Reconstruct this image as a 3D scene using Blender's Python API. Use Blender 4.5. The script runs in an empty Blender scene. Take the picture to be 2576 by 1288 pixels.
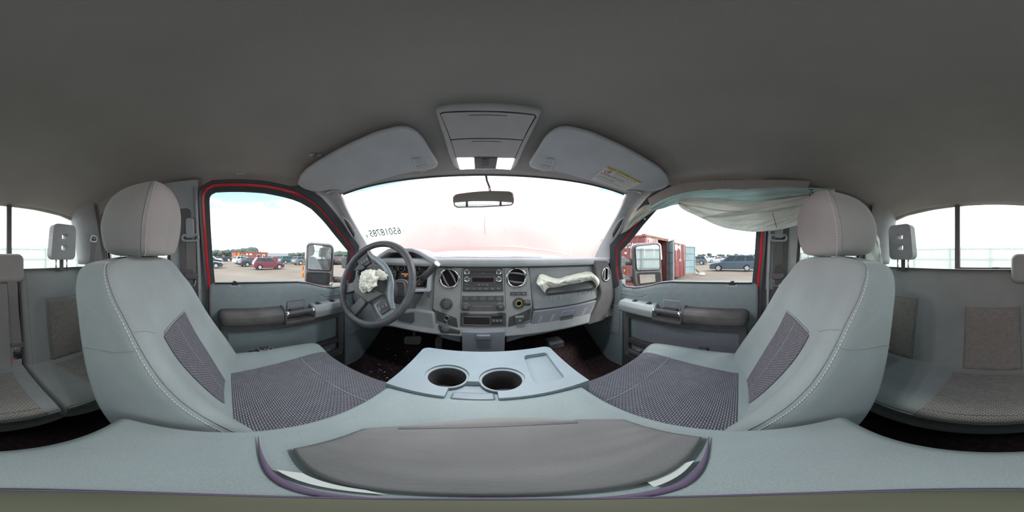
import bpy, bmesh, math, random
from mathutils import Vector, Matrix, noise
random.seed(7)
V = Vector
PI = math.pi
SC = bpy.context.scene
COL = SC.collection
CAM_H = 1.65          # lens height above the yard; everything below is written relative to the lens

# ------------------------------------------------------------------ camera, sky, sun, exposure
cd = bpy.data.cameras.new('camera')
cd.type = 'PANO'
try:
    cd.cycles.panorama_type = 'EQUIRECTANGULAR'
except Exception:
    cd.panorama_type = 'EQUIRECTANGULAR'
cd.clip_start = 0.01
cd.clip_end = 1000
YAW = math.radians((1288 - 1216.5) / 2576 * 360)
cam = bpy.data.objects.new('camera', cd)
COL.objects.link(cam)
cam.location = (0, 0, 0)
cam.rotation_euler = (PI / 2, 0, -YAW)
SC.camera = cam
SC.view_settings.view_transform = 'Standard'
SC.view_settings.look = 'None'
SC.view_settings.gamma = 1
SC.view_settings.exposure = 1.2
try:
    SC.view_settings.use_curve_mapping = False
except Exception:
    pass

world = bpy.data.worlds.new('sky')
SC.world = world
world.use_nodes = True
nt = world.node_tree
nt.nodes.clear()
def wn(t, **k):
    n = nt.nodes.new(t)
    for a, b in k.items():
        setattr(n, a, b)
    return n
tc = wn('ShaderNodeTexCoord'); sep = wn('ShaderNodeSeparateXYZ')
nt.links.new(tc.outputs['Generated'], sep.inputs[0])
rmp = wn('ShaderNodeValToRGB')
e = rmp.color_ramp.elements
e[0].position = 0.0; e[0].color = (1.0, 1.0, 1.0, 1)
e[1].position = 1.0; e[1].color = (.09, .17, .30, 1)
m_ = e.new(.19); m_.color = (.90, .95, .97, 1)
m_ = e.new(.29); m_.color = (.22, .29, .32, 1)
m_ = e.new(.45); m_.color = (.11, .19, .24, 1)
nt.links.new(sep.outputs['Z'], rmp.inputs[0])
mp = wn('ShaderNodeMapping'); mp.inputs['Scale'].default_value = (1, 1, 2.0); mp.inputs['Rotation'].default_value = (0, 0, math.radians(185))
nz = wn('ShaderNodeTexNoise'); nz.inputs['Scale'].default_value = 1.6; nz.inputs['Detail'].default_value = 5
nt.links.new(tc.outputs['Generated'], mp.inputs[0]); nt.links.new(mp.outputs[0], nz.inputs['Vector'])
cr = wn('ShaderNodeValToRGB'); cr.color_ramp.elements[0].position = .42; cr.color_ramp.elements[1].position = .62
nt.links.new(nz.outputs['Fac'], cr.inputs[0])
mx = wn('ShaderNodeMix', data_type='RGBA')
nt.links.new(cr.outputs[0], mx.inputs['Factor'])
nt.links.new(rmp.outputs[0], mx.inputs['A'])
mx.inputs['B'].default_value = (1.0, 1.0, 1.0, 1)
bg = wn('ShaderNodeBackground'); bg.inputs['Strength'].default_value = 1.9
out = wn('ShaderNodeOutputWorld')
nt.links.new(mx.outputs['Result'], bg.inputs['Color']); nt.links.new(bg.outputs[0], out.inputs[0])

sl = bpy.data.lights.new('sun', 'SUN'); sl.energy = 1.6; sl.angle = math.radians(14); sl.color = (1, .96, .88)
so = bpy.data.objects.new('sun', sl); COL.objects.link(so)
so.rotation_euler = V((-.25, .62, -.75)).to_track_quat('-Z', 'Y').to_euler()   # veiled sun behind the cab

# ------------------------------------------------------------------ pixel rays (points found on known planes of the cab)
def ray(px, py):
    a = (px - 1216.5) / 2576 * 2 * PI
    b = (644 - py) / 1288 * PI
    return V((math.sin(a) * math.cos(b), math.cos(a) * math.cos(b), math.sin(b)))
def PL(px, py, p0, n):
    r = ray(px, py); n = V(n)
    return r * (V(p0).dot(n) / r.dot(n))
def PX(px, py, x): return PL(px, py, (x, 0, 0), (1, 0, 0))
def PY(px, py, y): return PL(px, py, (0, y, 0), (0, 1, 0))
def PZ(px, py, z): return PL(px, py, (0, 0, z), (0, 0, 1))

# ------------------------------------------------------------------ materials
MATS = {}
def nmat(name):
    m = bpy.data.materials.new(name); m.use_nodes = True
    MATS[name] = m
    return m, m.node_tree, m.node_tree.nodes['Principled BSDF']
def mat(name, col, rough=.6, metal=0., var=.06, scale=30., bump=0., bscale=400., spec=.4, coat=0.):
    m, t, b = nmat(name)
    b.inputs['Roughness'].default_value = rough
    b.inputs['Metallic'].default_value = metal
    b.inputs['Specular IOR Level'].default_value = spec
    if coat: b.inputs['Coat Weight'].default_value = coat
    c = t.nodes.new('ShaderNodeTexCoord')
    n = t.nodes.new('ShaderNodeTexNoise'); n.inputs['Scale'].default_value = scale; n.inputs['Detail'].default_value = 4
    t.links.new(c.outputs['Object'], n.inputs['Vector'])
    r = t.nodes.new('ShaderNodeValToRGB')
    r.color_ramp.elements[0].position = .3; r.color_ramp.elements[1].position = .7
    r.color_ramp.elements[0].color = tuple(max(0, x * (1 - var)) for x in col) + (1,)
    r.color_ramp.elements[1].color = tuple(min(1, x * (1 + var)) for x in col) + (1,)
    t.links.new(n.outputs['Fac'], r.inputs[0]); t.links.new(r.outputs[0], b.inputs['Base Color'])
    if bump:
        n2 = t.nodes.new('ShaderNodeTexNoise'); n2.inputs['Scale'].default_value = bscale
        t.links.new(c.outputs['Object'], n2.inputs['Vector'])
        bp = t.nodes.new('ShaderNodeBump'); bp.inputs['Strength'].default_value = bump; bp.inputs['Distance'].default_value = .001
        t.links.new(n2.outputs['Fac'], bp.inputs['Height']); t.links.new(bp.outputs[0], b.inputs['Normal'])
    return m
def emit(name, col, s):
    m, t, b = nmat(name)
    b.inputs['Base Color'].default_value = (0, 0, 0, 1)
    b.inputs['Emission Color'].default_value = tuple(col) + (1,); b.inputs['Emission Strength'].default_value = s
    return m
def knit(name, col, scale=520, dark=.82):
    m, t, b = nmat(name)
    b.inputs['Roughness'].default_value = .85; b.inputs['Sheen Weight'].default_value = .25
    b.inputs['Specular IOR Level'].default_value = .15
    c = t.nodes.new('ShaderNodeTexCoord')
    v = t.nodes.new('ShaderNodeTexVoronoi'); v.inputs['Scale'].default_value = scale; v.inputs['Randomness'].default_value = .6
    t.links.new(c.outputs['Object'], v.inputs['Vector'])
    n = t.nodes.new('ShaderNodeTexNoise'); n.inputs['Scale'].default_value = 9; n.inputs['Detail'].default_value = 3
    t.links.new(c.outputs['Object'], n.inputs['Vector'])
    r = t.nodes.new('ShaderNodeValToRGB')
    r.color_ramp.elements[0].position = .1; r.color_ramp.elements[1].position = .6
    r.color_ramp.elements[0].color = tuple(x * 1.04 for x in col) + (1,)
    r.color_ramp.elements[1].color = tuple(x * dark for x in col) + (1,)
    t.links.new(v.outputs['Distance'], r.inputs[0])
    x = t.nodes.new('ShaderNodeMix'); x.data_type = 'RGBA'; x.blend_type = 'MULTIPLY'; x.inputs['Factor'].default_value = .25
    t.links.new(r.outputs[0], x.inputs['A']); t.links.new(n.outputs['Fac'], x.inputs['B'])
    t.links.new(x.outputs['Result'], b.inputs['Base Color'])
    bp = t.nodes.new('ShaderNodeBump'); bp.inputs['Strength'].default_value = .25; bp.inputs['Distance'].default_value = .0006
    bp.invert = True
    t.links.new(v.outputs['Distance'], bp.inputs['Height']); t.links.new(bp.outputs[0], b.inputs['Normal'])
    return m
def weave(name, light, dark, w=.0115, h=.0052):
    m, t, b = nmat(name)
    b.inputs['Roughness'].default_value = .8; b.inputs['Specular IOR Level'].default_value = .2
    u = t.nodes.new('ShaderNodeUVMap')
    k = t.nodes.new('ShaderNodeTexBrick')
    k.inputs['Scale'].default_value = 1; k.inputs['Brick Width'].default_value = w; k.inputs['Row Height'].default_value = h
    k.inputs['Mortar Size'].default_value = .0017; k.inputs['Mortar Smooth'].default_value = .3
    k.inputs['Color1'].default_value = tuple(light) + (1,); k.inputs['Color2'].default_value = tuple(x * .88 for x in light) + (1,)
    k.inputs['Mortar'].default_value = tuple(dark) + (1,)
    t.links.new(u.outputs[0], k.inputs['Vector'])
    n = t.nodes.new('ShaderNodeTexNoise'); n.inputs['Scale'].default_value = 14
    x = t.nodes.new('ShaderNodeMix'); x.data_type = 'RGBA'; x.blend_type = 'MULTIPLY'; x.inputs['Factor'].default_value = .35
    t.links.new(k.outputs['Color'], x.inputs['A']); t.links.new(n.outputs['Fac'], x.inputs['B'])
    t.links.new(x.outputs['Result'], b.inputs['Base Color'])
    bp = t.nodes.new('ShaderNodeBump'); bp.inputs['Strength'].default_value = .5; bp.inputs['Distance'].default_value = .001
    bp.invert = True
    t.links.new(k.outputs['Fac'], bp.inputs['Height']); t.links.new(bp.outputs[0], b.inputs['Normal'])
    return m
def glass(name, tint=(1, 1, 1), gloss=.05, veil=0., veil_col=(1, 1, 1)):
    m, t, b = nmat(name)
    t.nodes.remove(b)
    o = t.nodes['Material Output']
    tr = t.nodes.new('ShaderNodeBsdfTransparent'); tr.inputs[0].default_value = tuple(tint) + (1,)
    gl = t.nodes.new('ShaderNodeBsdfGlossy'); gl.inputs['Roughness'].default_value = .02
    mx = t.nodes.new('ShaderNodeMixShader'); mx.inputs[0].default_value = gloss
    t.links.new(tr.outputs[0], mx.inputs[1]); t.links.new(gl.outputs[0], mx.inputs[2])
    last = mx
    if veil:
        tl = t.nodes.new('ShaderNodeBsdfTranslucent'); tl.inputs[0].default_value = tuple(veil_col) + (1,)
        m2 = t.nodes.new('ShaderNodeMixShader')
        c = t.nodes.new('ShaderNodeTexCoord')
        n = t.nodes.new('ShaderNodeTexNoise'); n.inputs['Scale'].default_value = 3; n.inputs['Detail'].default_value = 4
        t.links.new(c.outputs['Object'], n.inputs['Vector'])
        mr = t.nodes.new('ShaderNodeMapRange'); mr.inputs['To Min'].default_value = veil * .75; mr.inputs['To Max'].default_value = veil * 1.25
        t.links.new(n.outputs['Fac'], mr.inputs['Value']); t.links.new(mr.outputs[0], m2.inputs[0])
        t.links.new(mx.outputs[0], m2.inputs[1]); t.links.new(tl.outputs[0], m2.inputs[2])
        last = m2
    t.links.new(last.outputs[0], o.inputs[0])
    return m

M = {}
M['knit'] = knit('seat knit', (.375, .44, .445), dark=.9)
M['knit_rear'] = knit('rear seat knit', (.33, .35, .345), dark=.9)
M['knit_top'] = knit('headrest cloth', (.355, .36, .35), 700, .95)
M['weave'] = weave('woven panel', (.39, .40, .43), (.10, .095, .12))
M['weave_rear'] = weave('woven panel rear', (.50, .48, .43), (.19, .18, .175), .0135, .006)
M['thread'] = mat('stitch thread', (.75, .77, .76), .7)
M['seam'] = mat('seam shadow cord', (.30, .34, .35), .8)
M['headliner'] = mat('headliner cloth', (.31, .305, .29), .95, var=.05, scale=6, bump=.25, bscale=900, spec=.1)
M['light_plastic'] = mat('light grey plastic', (.36, .395, .41), .5, var=.04, bump=.12, bscale=900)
M['tray_plastic'] = mat('tray plastic', (.30, .36, .395), .5, var=.06, scale=14, bump=.12, bscale=900)
M['door_plastic'] = mat('door plastic', (.25, .305, .32), .55, var=.05, bump=.12, bscale=900)
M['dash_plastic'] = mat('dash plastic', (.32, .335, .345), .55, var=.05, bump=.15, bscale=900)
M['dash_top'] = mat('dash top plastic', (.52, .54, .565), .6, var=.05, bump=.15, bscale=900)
M['stack'] = mat('stack plastic', (.36, .365, .36), .45, var=.05, bump=.1, bscale=900)
M['low_dash'] = mat('lower dash plastic', (.24, .25, .285), .55, var=.05, bump=.12)
M['dark_plastic'] = mat('dark grey plastic', (.085, .082, .085), .5, var=.12, bump=.1)
M['bezel'] = mat('bezel plastic', (.135, .13, .135), .5, var=.08, bump=.1)
M['pad'] = mat('armrest vinyl', (.11, .105, .105), .5, var=.25, scale=14, bump=.15)
M['black'] = mat('black plastic', (.025, .025, .028), .4, var=.1)
M['rubber'] = mat('rubber seal', (.050, .062, .072), .6, var=.1)
M['visor'] = mat('visor vinyl', (.46, .49, .52), .7, var=.06, scale=12, bump=.1)
M['console'] = mat('overhead plastic', (.42, .415, .43), .55, var=.04, bump=.1)
M['carpet'] = mat('carpet', (.045, .03, .032), 1, var=.35, scale=60, bump=.6, bscale=500, spec=.05)
M['chrome'] = mat('chrome', (.85, .86, .88), .12, 1, var=.02)
M['steel'] = mat('satin steel', (.55, .56, .57), .35, 1, var=.05)
M['silver'] = mat('silver paint', (.5, .52, .53), .35, .6, var=.03)
M['belt'] = mat('belt webbing', (.12, .12, .115), .8, var=.15, scale=200, bump=.4, bscale=700)
M['belt_light'] = mat('belt webbing faded', (.20, .195, .19), .8, var=.15, scale=200, bump=.4, bscale=700)
M['wheel'] = mat('wheel leather', (.075, .077, .085), .42, var=.2, scale=40, bump=.2, bscale=600)
M['wheel_trim'] = mat('wheel trim', (.21, .245, .27), .4, .2, var=.05)
M['red'] = mat('red paint', (.62, .018, .022), .3, var=.05, coat=.6)
M['airbag'] = mat('airbag cloth', (.80, .80, .70), .8, var=.08, scale=12, bump=.3, bscale=300)
M['airbag_grey'] = mat('curtain cloth', (.52, .52, .49), .75, var=.10, scale=10, bump=.3, bscale=300)
M['airbag_teal'] = mat('curtain cloth teal', (.36, .47, .47), .75, var=.15, scale=12, bump=.3, bscale=300)
M['redthread'] = mat('red thread', (.40, .10, .09), .8)
M['paper'] = mat('label paper', (.62, .66, .63), .7, var=.03)
M['ink'] = mat('print ink', (.05, .06, .06), .8)
M['ink_green'] = mat('dark green print', (.045, .10, .085), .8)
M['ink_red'] = mat('red print', (.55, .08, .12), .8)
M['yellow'] = mat('yellow print', (.72, .55, .10), .7, var=.03)
M['white_print'] = mat('white print', (.75, .75, .75), .7, var=.02)
M['grey_print'] = mat('grey print', (.34, .34, .35), .7, var=.02)
M['olive'] = mat('olive rubber', (.125, .13, .09), .9, var=.08)
M['purple'] = mat('violet edging', (.13, .095, .16), .7, var=.1)
M['felt'] = mat('grey felt', (.20, .20, .20), .95, var=.14, scale=7, bump=.5, bscale=250)
M['felt_rim_lit'] = mat('grey felt lit rim', (.27, .265, .26), .95, var=.1, scale=8, bump=.4, bscale=250)  # paler copy of the felt, rim light painted into its colour
M['carglass'] = mat('car window', (.03, .04, .045), .25, var=.1, spec=.35)
M['mirror'] = mat('mirror silver', (.86, .88, .9), .02, 1, var=.01)
M['display'] = mat('dark display', (.03, .018, .02), .15, var=.05)
M['orange_lens'] = mat('amber lens', (.85, .25, .04), .3, var=.05)
M['red_lens'] = mat('red lens', (.45, .03, .03), .25, var=.05)
M['lit_text'] = emit('orange display text', (1, .32, .1), .8)
M['lit_dot'] = emit('orange warning light', (1, .18, .06), 1.0)
M['lamp'] = emit('lit lamp lens', (1, .90, .95), 2.2)
M['gauge'] = mat('gauge face', (.03, .03, .034), .35, var=.05)
M['cluster'] = mat('cluster plastic', (.10, .10, .105), .4, var=.05)
M['bulkhead'] = mat('bulkhead felt', (.03, .022, .024), .95, var=.2)
def cloth(name, col, tl=.45):
    m = mat(name, col, .8, var=.12, scale=12, bump=.35, bscale=60)
    t = m.node_tree; b = t.nodes['Principled BSDF']; o = t.nodes['Material Output']
    q = t.nodes.new('ShaderNodeBsdfTranslucent'); q.inputs[0].default_value = tuple(col) + (1,)
    x = t.nodes.new('ShaderNodeMixShader'); x.inputs[0].default_value = tl
    t.links.new(b.outputs[0], x.inputs[1]); t.links.new(q.outputs[0], x.inputs[2]); t.links.new(x.outputs[0], o.inputs[0])
    return m
M['airbag_grey'] = cloth('curtain fabric', (.80, .84, .80), .40)
M['airbag_teal'] = cloth('curtain fabric teal', (.58, .74, .73), .42)
M['pillar_cloth'] = cloth('pillar fabric', (.68, .74, .65), .35)
M['glass'] = glass('window glass', (.97, .99, .98), .04)
M['glass_rear'] = glass('rear window glass', (.93, .98, .96), .04, .18, (.9, 1, .96))
M['windshield'] = glass('windshield glass', (.98, 1, 1), .03, .45, (1, .985, .88))  # glare painted in as a pale peach translucent layer over the glass
M['sticker'] = glass('sticker film', (.75, .85, .80), .03, .55, (.85, .95, .9))

# ------------------------------------------------------------------ scene helpers
WPOS = {}
def wpos(o): return WPOS.get(o.name, V((0, 0, 0)))
def tag(o, label=None, cat=None, group=None, kind=None):
    if label: o['label'] = label
    if cat: o['category'] = cat
    if group: o['group'] = group
    if kind: o['kind'] = kind
    return o
def thing(name, loc, label=None, cat=None, group=None, kind=None, parent=None):
    o = bpy.data.objects.new(name, None); COL.objects.link(o)
    o.empty_display_size = .05
    WPOS[o.name] = V(loc)
    if parent is not None:
        o.parent = parent; o.location = V(loc) - wpos(parent)
    else:
        o.location = loc
    return tag(o, label, cat, group, kind)
def obj(name, bm, m, parent=None, smooth=False, bevel=0., seg=2, sub=0, solid=0., label=None, cat=None, group=None, kind=None, auto=None):
    me = bpy.data.meshes.new(name)
    bmesh.ops.recalc_face_normals(bm, faces=bm.faces) if not getattr(bm, 'noflip', False) else None
    bm.to_mesh(me); bm.free()
    if len(me.vertices):
        lo = V((min(v.co[i] for v in me.vertices) for i in range(3)))
        hi = V((max(v.co[i] for v in me.vertices) for i in range(3)))
        c = (lo + hi) / 2
        if parent is None: c.z = lo.z
    else:
        c = V((0, 0, 0))
    me.transform(Matrix.Translation(-c))
    if isinstance(m, (list, tuple)):
        for k in m: me.materials.append(M[k] if isinstance(k, str) else k)
    else:
        me.materials.append(M[m] if isinstance(m, str) else m)
    if smooth:
        for p in me.polygons: p.use_smooth = True
    o = bpy.data.objects.new(name, me); COL.objects.link(o)
    WPOS[o.name] = V(c)
    if parent is not None:
        o.parent = parent; o.location = c - wpos(parent)
    else:
        o.location = c
    if solid:
        s = o.modifiers.new('thick', 'SOLIDIFY'); s.thickness = solid; s.offset = 0
    if bevel:
        b = o.modifiers.new('round', 'BEVEL'); b.width = bevel; b.segments = seg; b.limit_method = 'ANGLE'; b.angle_limit = math.radians(35)
        b.harden_normals = False
        for p in me.polygons: p.use_smooth = True
        try:
            me.set_sharp_from_angle(angle=math.radians(50))
        except Exception: pass
    if sub:
        s = o.modifiers.new('sub', 'SUBSURF'); s.levels = sub; s.render_levels = sub
        for p in me.polygons: p.use_smooth = True
    if auto:
        for p in me.polygons: p.use_smooth = True
        try: me.set_sharp_from_angle(angle=math.radians(auto))
        except Exception: pass
    return tag(o, label, cat, group, kind)
def NB(): return bmesh.new()
def box(bm, lo, hi, mi=0):
    x0, y0, z0 = lo; x1, y1, z1 = hi
    v = [bm.verts.new(p) for p in ((x0, y0, z0), (x1, y0, z0), (x1, y1, z0), (x0, y1, z0), (x0, y0, z1), (x1, y0, z1), (x1, y1, z1), (x0, y1, z1))]
    for f in ((0, 3, 2, 1), (4, 5, 6, 7), (0, 1, 5, 4), (1, 2, 6, 5), (2, 3, 7, 6), (3, 0, 4, 7)):
        bm.faces.new([v[i] for i in f]).material_index = mi
    return bm
def prism(bm, pts, d, mi=0):
    d = V(d)
    a = [bm.verts.new(V(p)) for p in pts]; b = [bm.verts.new(V(p) + d) for p in pts]
    n = len(pts)
    bm.faces.new(a[::-1]).material_index = mi; bm.faces.new(b).material_index = mi
    for i in range(n):
        bm.faces.new((a[i], a[(i + 1) % n], b[(i + 1) % n], b[i])).material_index = mi
    return bm
def poly(bm, pts, mi=0):
    bm.faces.new([bm.verts.new(V(p)) for p in pts]).material_index = mi
    return bm
def frame_of(d):
    d = V(d).normalized()
    up = V((0, 0, 1)) if abs(d.z) < .9 else V((1, 0, 0))
    s = d.cross(up).normalized(); t = s.cross(d).normalized()
    return s, t
def tube(bm, pts, r, n=10, caps=True, flat=None, mi=0):
    pts = [V(p) for p in pts]; rings = []
    k = len(pts)
    s0 = None
    for i, p in enumerate(pts):
        d = (pts[min(i + 1, k - 1)] - pts[max(i - 1, 0)])
        s, t = frame_of(d)
        if s0 is not None and s.dot(s0) < 0: s, t = -s, -t
        s0 = s
        rr = r[i] if isinstance(r, (list, tuple)) else r
        rings.append([bm.verts.new(p + s * math.cos(2 * PI * j / n) * rr + t * math.sin(2 * PI * j / n) * rr * (flat or 1)) for j in range(n)])
    for a, b in zip(rings, rings[1:]):
        for j in range(n):
            bm.faces.new((a[j], a[(j + 1) % n], b[(j + 1) % n], b[j])).material_index = mi
    if caps:
        bm.faces.new(rings[0][::-1]).material_index = mi; bm.faces.new(rings[-1]).material_index = mi
    return bm
def lathe(bm, c, axis, prof, n=24, mi=0, closed=True):
    c = V(c); ax = V(axis).normalized(); s, t = frame_of(ax); rings = []
    for r, h in prof:
        rings.append([bm.verts.new(c + ax * h + (s * math.cos(2 * PI * j / n) + t * math.sin(2 * PI * j / n)) * max(r, 1e-5)) for j in range(n)])
    for a, b in zip(rings, rings[1:]):
        for j in range(n):
            bm.faces.new((a[j], a[(j + 1) % n], b[(j + 1) % n], b[j])).material_index = mi
    if closed:
        bm.faces.new(rings[0][::-1]).material_index = mi; bm.faces.new(rings[-1]).material_index = mi
    return bm
def ring_torus(bm, c, axis, R, r, n=48, m=10, a0=0, a1=2 * PI, flat=1):
    c = V(c); ax = V(axis).normalized(); s, t = frame_of(ax)
    full = abs(a1 - a0 - 2 * PI) < 1e-6
    k = n if full else n + 1
    rs = []
    for i in range(k):
        a = a0 + (a1 - a0) * i / n
        d = s * math.cos(a) + t * math.sin(a)
        rs.append([bm.verts.new(c + d * (R + r * math.cos(2 * PI * j / m)) + ax * r * flat * math.sin(2 * PI * j / m)) for j in range(m)])
    for i in range(k if full else k - 1):
        a, b = rs[i], rs[(i + 1) % k]
        for j in range(m): bm.faces.new((a[j], a[(j + 1) % m], b[(j + 1) % m], b[j]))
    return bm
def grid(bm, fn, nu, nv, cu=False, uv=True, mi=0):
    P = [[V(fn(i / (nu if cu else nu - 1), j / (nv - 1))) for i in range(nu)] for j in range(nv)]
    Vt = [[bm.verts.new(p) for p in row] for row in P]
    layer = bm.loops.layers.uv.verify() if uv else None
    # arc lengths
    U = [[0.] * (nu + 1) for _ in range(nv)]
    for j in range(nv):
        for i in range(1, nu + (1 if cu else 0)):
            U[j][i] = U[j][i - 1] + (P[j][i % nu] - P[j][i - 1]).length
        mid = U[j][nu // 2]
        U[j] = [x - mid for x in U[j]]
    W = [[0.] * (nu + 1) for _ in range(nv)]
    for j in range(1, nv):
        for i in range(nu + 1):
            W[j][i] = W[j - 1][i] + (P[j][i % nu] - P[j - 1][i % nu]).length
    for j in range(nv - 1):
        for i in range(nu if cu else nu - 1):
            i2 = (i + 1) % nu
            f = bm.faces.new((Vt[j][i], Vt[j][i2], Vt[j + 1][i2], Vt[j + 1][i])); f.material_index = mi
            if uv:
                cc = ((j, i), (j, i + 1), (j + 1, i + 1), (j + 1, i))
                for l, (a, b) in zip(f.loops, cc): l[layer].uv = (U[a][b], W[a][b])
    return Vt
def cr4(a, b, c, d, t):
    return .5 * ((2 * b) + (-a + c) * t + (2 * a - 5 * b + 4 * c - d) * t * t + (-a + 3 * b - 3 * c + d) * t ** 3)
class Loft:
    def __init__(s, rings): s.R = [[V(p) for p in r] for r in rings]; s.n = len(s.R[0]); s.m = len(s.R)
    def row(s, j, u):
        r = s.R[j]; n = s.n; x = (u % 1.0) * n; i = int(x); t = x - i
        return cr4(r[(i - 1) % n], r[i % n], r[(i + 1) % n], r[(i + 2) % n], t)
    def S(s, u, v):
        x = min(max(v, 0), 1) * (s.m - 1); j = min(int(x), s.m - 2); t = x - j
        return cr4(s.row(max(j - 1, 0), u), s.row(j, u), s.row(j + 1, u), s.row(min(j + 2, s.m - 1), u), t)
    def N(s, u, v, c=None):
        e = .004
        a = s.S(u + e, v) - s.S(u - e, v); b = s.S(u, min(v + e, 1)) - s.S(u, max(v - e, 0))
        n = a.cross(b)
        if n.length < 1e-9: n = V((0, 0, 1))
        n.normalize()
        return n * s.sign
    sign = 1
    def orient(s):   # make N point outward
        cen = V((0, 0, 0)); 
        for p in s.R[s.m // 2]: cen += p / s.n
        s.sign = 1; tot = 0
        for i in range(16):
            for v in (.4, .5, .6):
                p = s.S(i / 16, v); tot += s.N(i / 16, v).dot(p - cen)
        if tot < 0: s.sign = -1
        return s
    def mesh(s, nu=66, nv=44):
        bm = NB(); g = grid(bm, s.S, nu, nv, cu=True)
        for row in (g[0], g[-1]):
            c = V((0, 0, 0))
            for v in row: c += v.co / len(row)
            cv = bm.verts.new(c)
            for i in range(len(row)): bm.faces.new((row[i], row[(i + 1) % len(row)], cv))
        return bm
    def patch(s, u0, u1, v0, v1, off=.0015, nu=20, nv=24):
        bm = NB()
        def f(a, b):
            v = v0 + (v1 - v0) * b
            ua = u0(b) if callable(u0) else u0; ub = u1(b) if callable(u1) else u1
            u = ua + (ub - ua) * a
            return s.S(u, v) + s.N(u, v) * off
        grid(bm, f, nu, nv)
        return bm
    def curve(s, fn, n=40, off=.001):
        r = []
        for i in range(n):
            u, v = fn(i / (n - 1)); r.append(s.S(u, v) + s.N(u, v) * off)
        return r
def stitches(bm, pts, L=.006, gap=.004, r=.0009):
    pts = [V(p) for p in pts]; acc = [0]
    for a, b in zip(pts, pts[1:]): acc.append(acc[-1] + (b - a).length)
    def at(d):
        for i in range(len(pts) - 1):
            if d <= acc[i + 1]:
                t = (d - acc[i]) / max(acc[i + 1] - acc[i], 1e-9); return pts[i].lerp(pts[i + 1], t)
        return pts[-1]
    d = 0
    while d + L < acc[-1]:
        tube(bm, [at(d), at(d + L)], r, 5); d += L + gap
    return bm
def text_obj(name, s, size, org, xd, yd, m, parent, align='LEFT', ext=.0004, bold=0., label=None, width=None):
    cu = bpy.data.curves.new(name, 'FONT'); cu.body = s; cu.size = size; cu.align_x = align; cu.align_y = 'CENTER'
    cu.extrude = ext; cu.offset = bold; cu.resolution_u = 3
    t = bpy.data.objects.new('t', cu); COL.objects.link(t)
    bpy.context.view_layer.update()
    dg = bpy.context.evaluated_depsgraph_get()
    me = bpy.data.meshes.new_from_object(t.evaluated_get(dg))
    bpy.data.objects.remove(t); bpy.data.curves.remove(cu)
    if width:
        w_ = max(v.co.x for v in me.vertices) - min(v.co.x for v in me.vertices)
        for v in me.vertices: v.co.x *= width / w_
    xd = V(xd).normalized(); yd = V(yd); yd = (yd - xd * yd.dot(xd)).normalized(); z = xd.cross(yd)
    mw = Matrix((xd, yd, z)).transposed().to_4x4(); mw.translation = V(org)
    me.transform(mw)
    bm = NB(); bm.from_mesh(me); bpy.data.meshes.remove(me)
    return obj(name, bm, m, parent, label=label)
def booled(name, bmA, cutters, m, parent=None, bevel=0., seg=2, **k):
    a = obj('a', bmA, m); a.location = (0, 0, 0)
    a.data.transform(Matrix.Translation(wpos(a)))
    cs = []
    for c in cutters:
        o = obj('c', c, m); o.data.transform(Matrix.Translation(wpos(o))); o.location = (0, 0, 0); cs.append(o)
        b = a.modifiers.new('b', 'BOOLEAN'); b.operation = 'DIFFERENCE'; b.object = o; b.solver = 'EXACT'
    bpy.context.view_layer.update()
    me = bpy.data.meshes.new_from_object(a.evaluated_get(bpy.context.evaluated_depsgraph_get()))
    for o in cs + [a]: bpy.data.objects.remove(o)
    bm = NB(); bm.from_mesh(me)
    return obj(name, bm, m, parent, bevel=bevel, seg=seg, **k)
def copy_tree(o, parent=None):
    c = o.copy(); COL.objects.link(c)
    if parent is not None: c.parent = parent
    for ch in list(o.children): copy_tree(ch, c)
    return c
def rrect(x0, x1, z0, z1, r, n=4):
    pts = []
    for cx, cz, a0 in ((x1 - r, z1 - r, 0), (x0 + r, z1 - r, 90), (x0 + r, z0 + r, 180), (x1 - r, z0 + r, 270)):
        for i in range(n + 1):
            a = math.radians(a0 + 90 * i / n); pts.append((cx + r * math.cos(a), cz + r * math.sin(a)))
    return pts
def interp(tab, x):
    if x <= tab[0][0]: return tab[0][1]
    for (a, b), (c, d) in zip(tab, tab[1:]):
        if x <= c: return b + (d - b) * (x - a) / max(c - a, 1e-9)
    return tab[-1][1]
def sm(p): return noise.noise(V(p))

# ================================================================== CAB SHELL
def ceil_z(x, y):
    z = .405 - .062 * min(1.1, abs(x) / .7) ** 4
    if y > .3: z -= .06 * ((y - .3) / .32) ** 2
    if y < -.5: z -= .10 * ((-.5 - y) / .36) ** 2
    return z
def yfront(x): return .620 - .085 * (x / .62) ** 2
def f_ceil(u, v):
    x = -.73 + 1.46 * u; y = -.88 + (yfront(x) + .88) * v
    return (x, y, ceil_z(x, y))
bm = NB(); grid(bm, f_ceil, 50, 60)
ceiling = obj('ceiling', bm, 'headliner', smooth=True, solid=.012, kind='structure', label='dark grey cloth headliner over the whole cab')
def on_ceil(px, py, dz=0):
    z = .38
    for _ in range(12):
        p = PZ(px, py, z); z = ceil_z(p.x, p.y) - .007 + dz
    return PZ(px, py, z)
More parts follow.
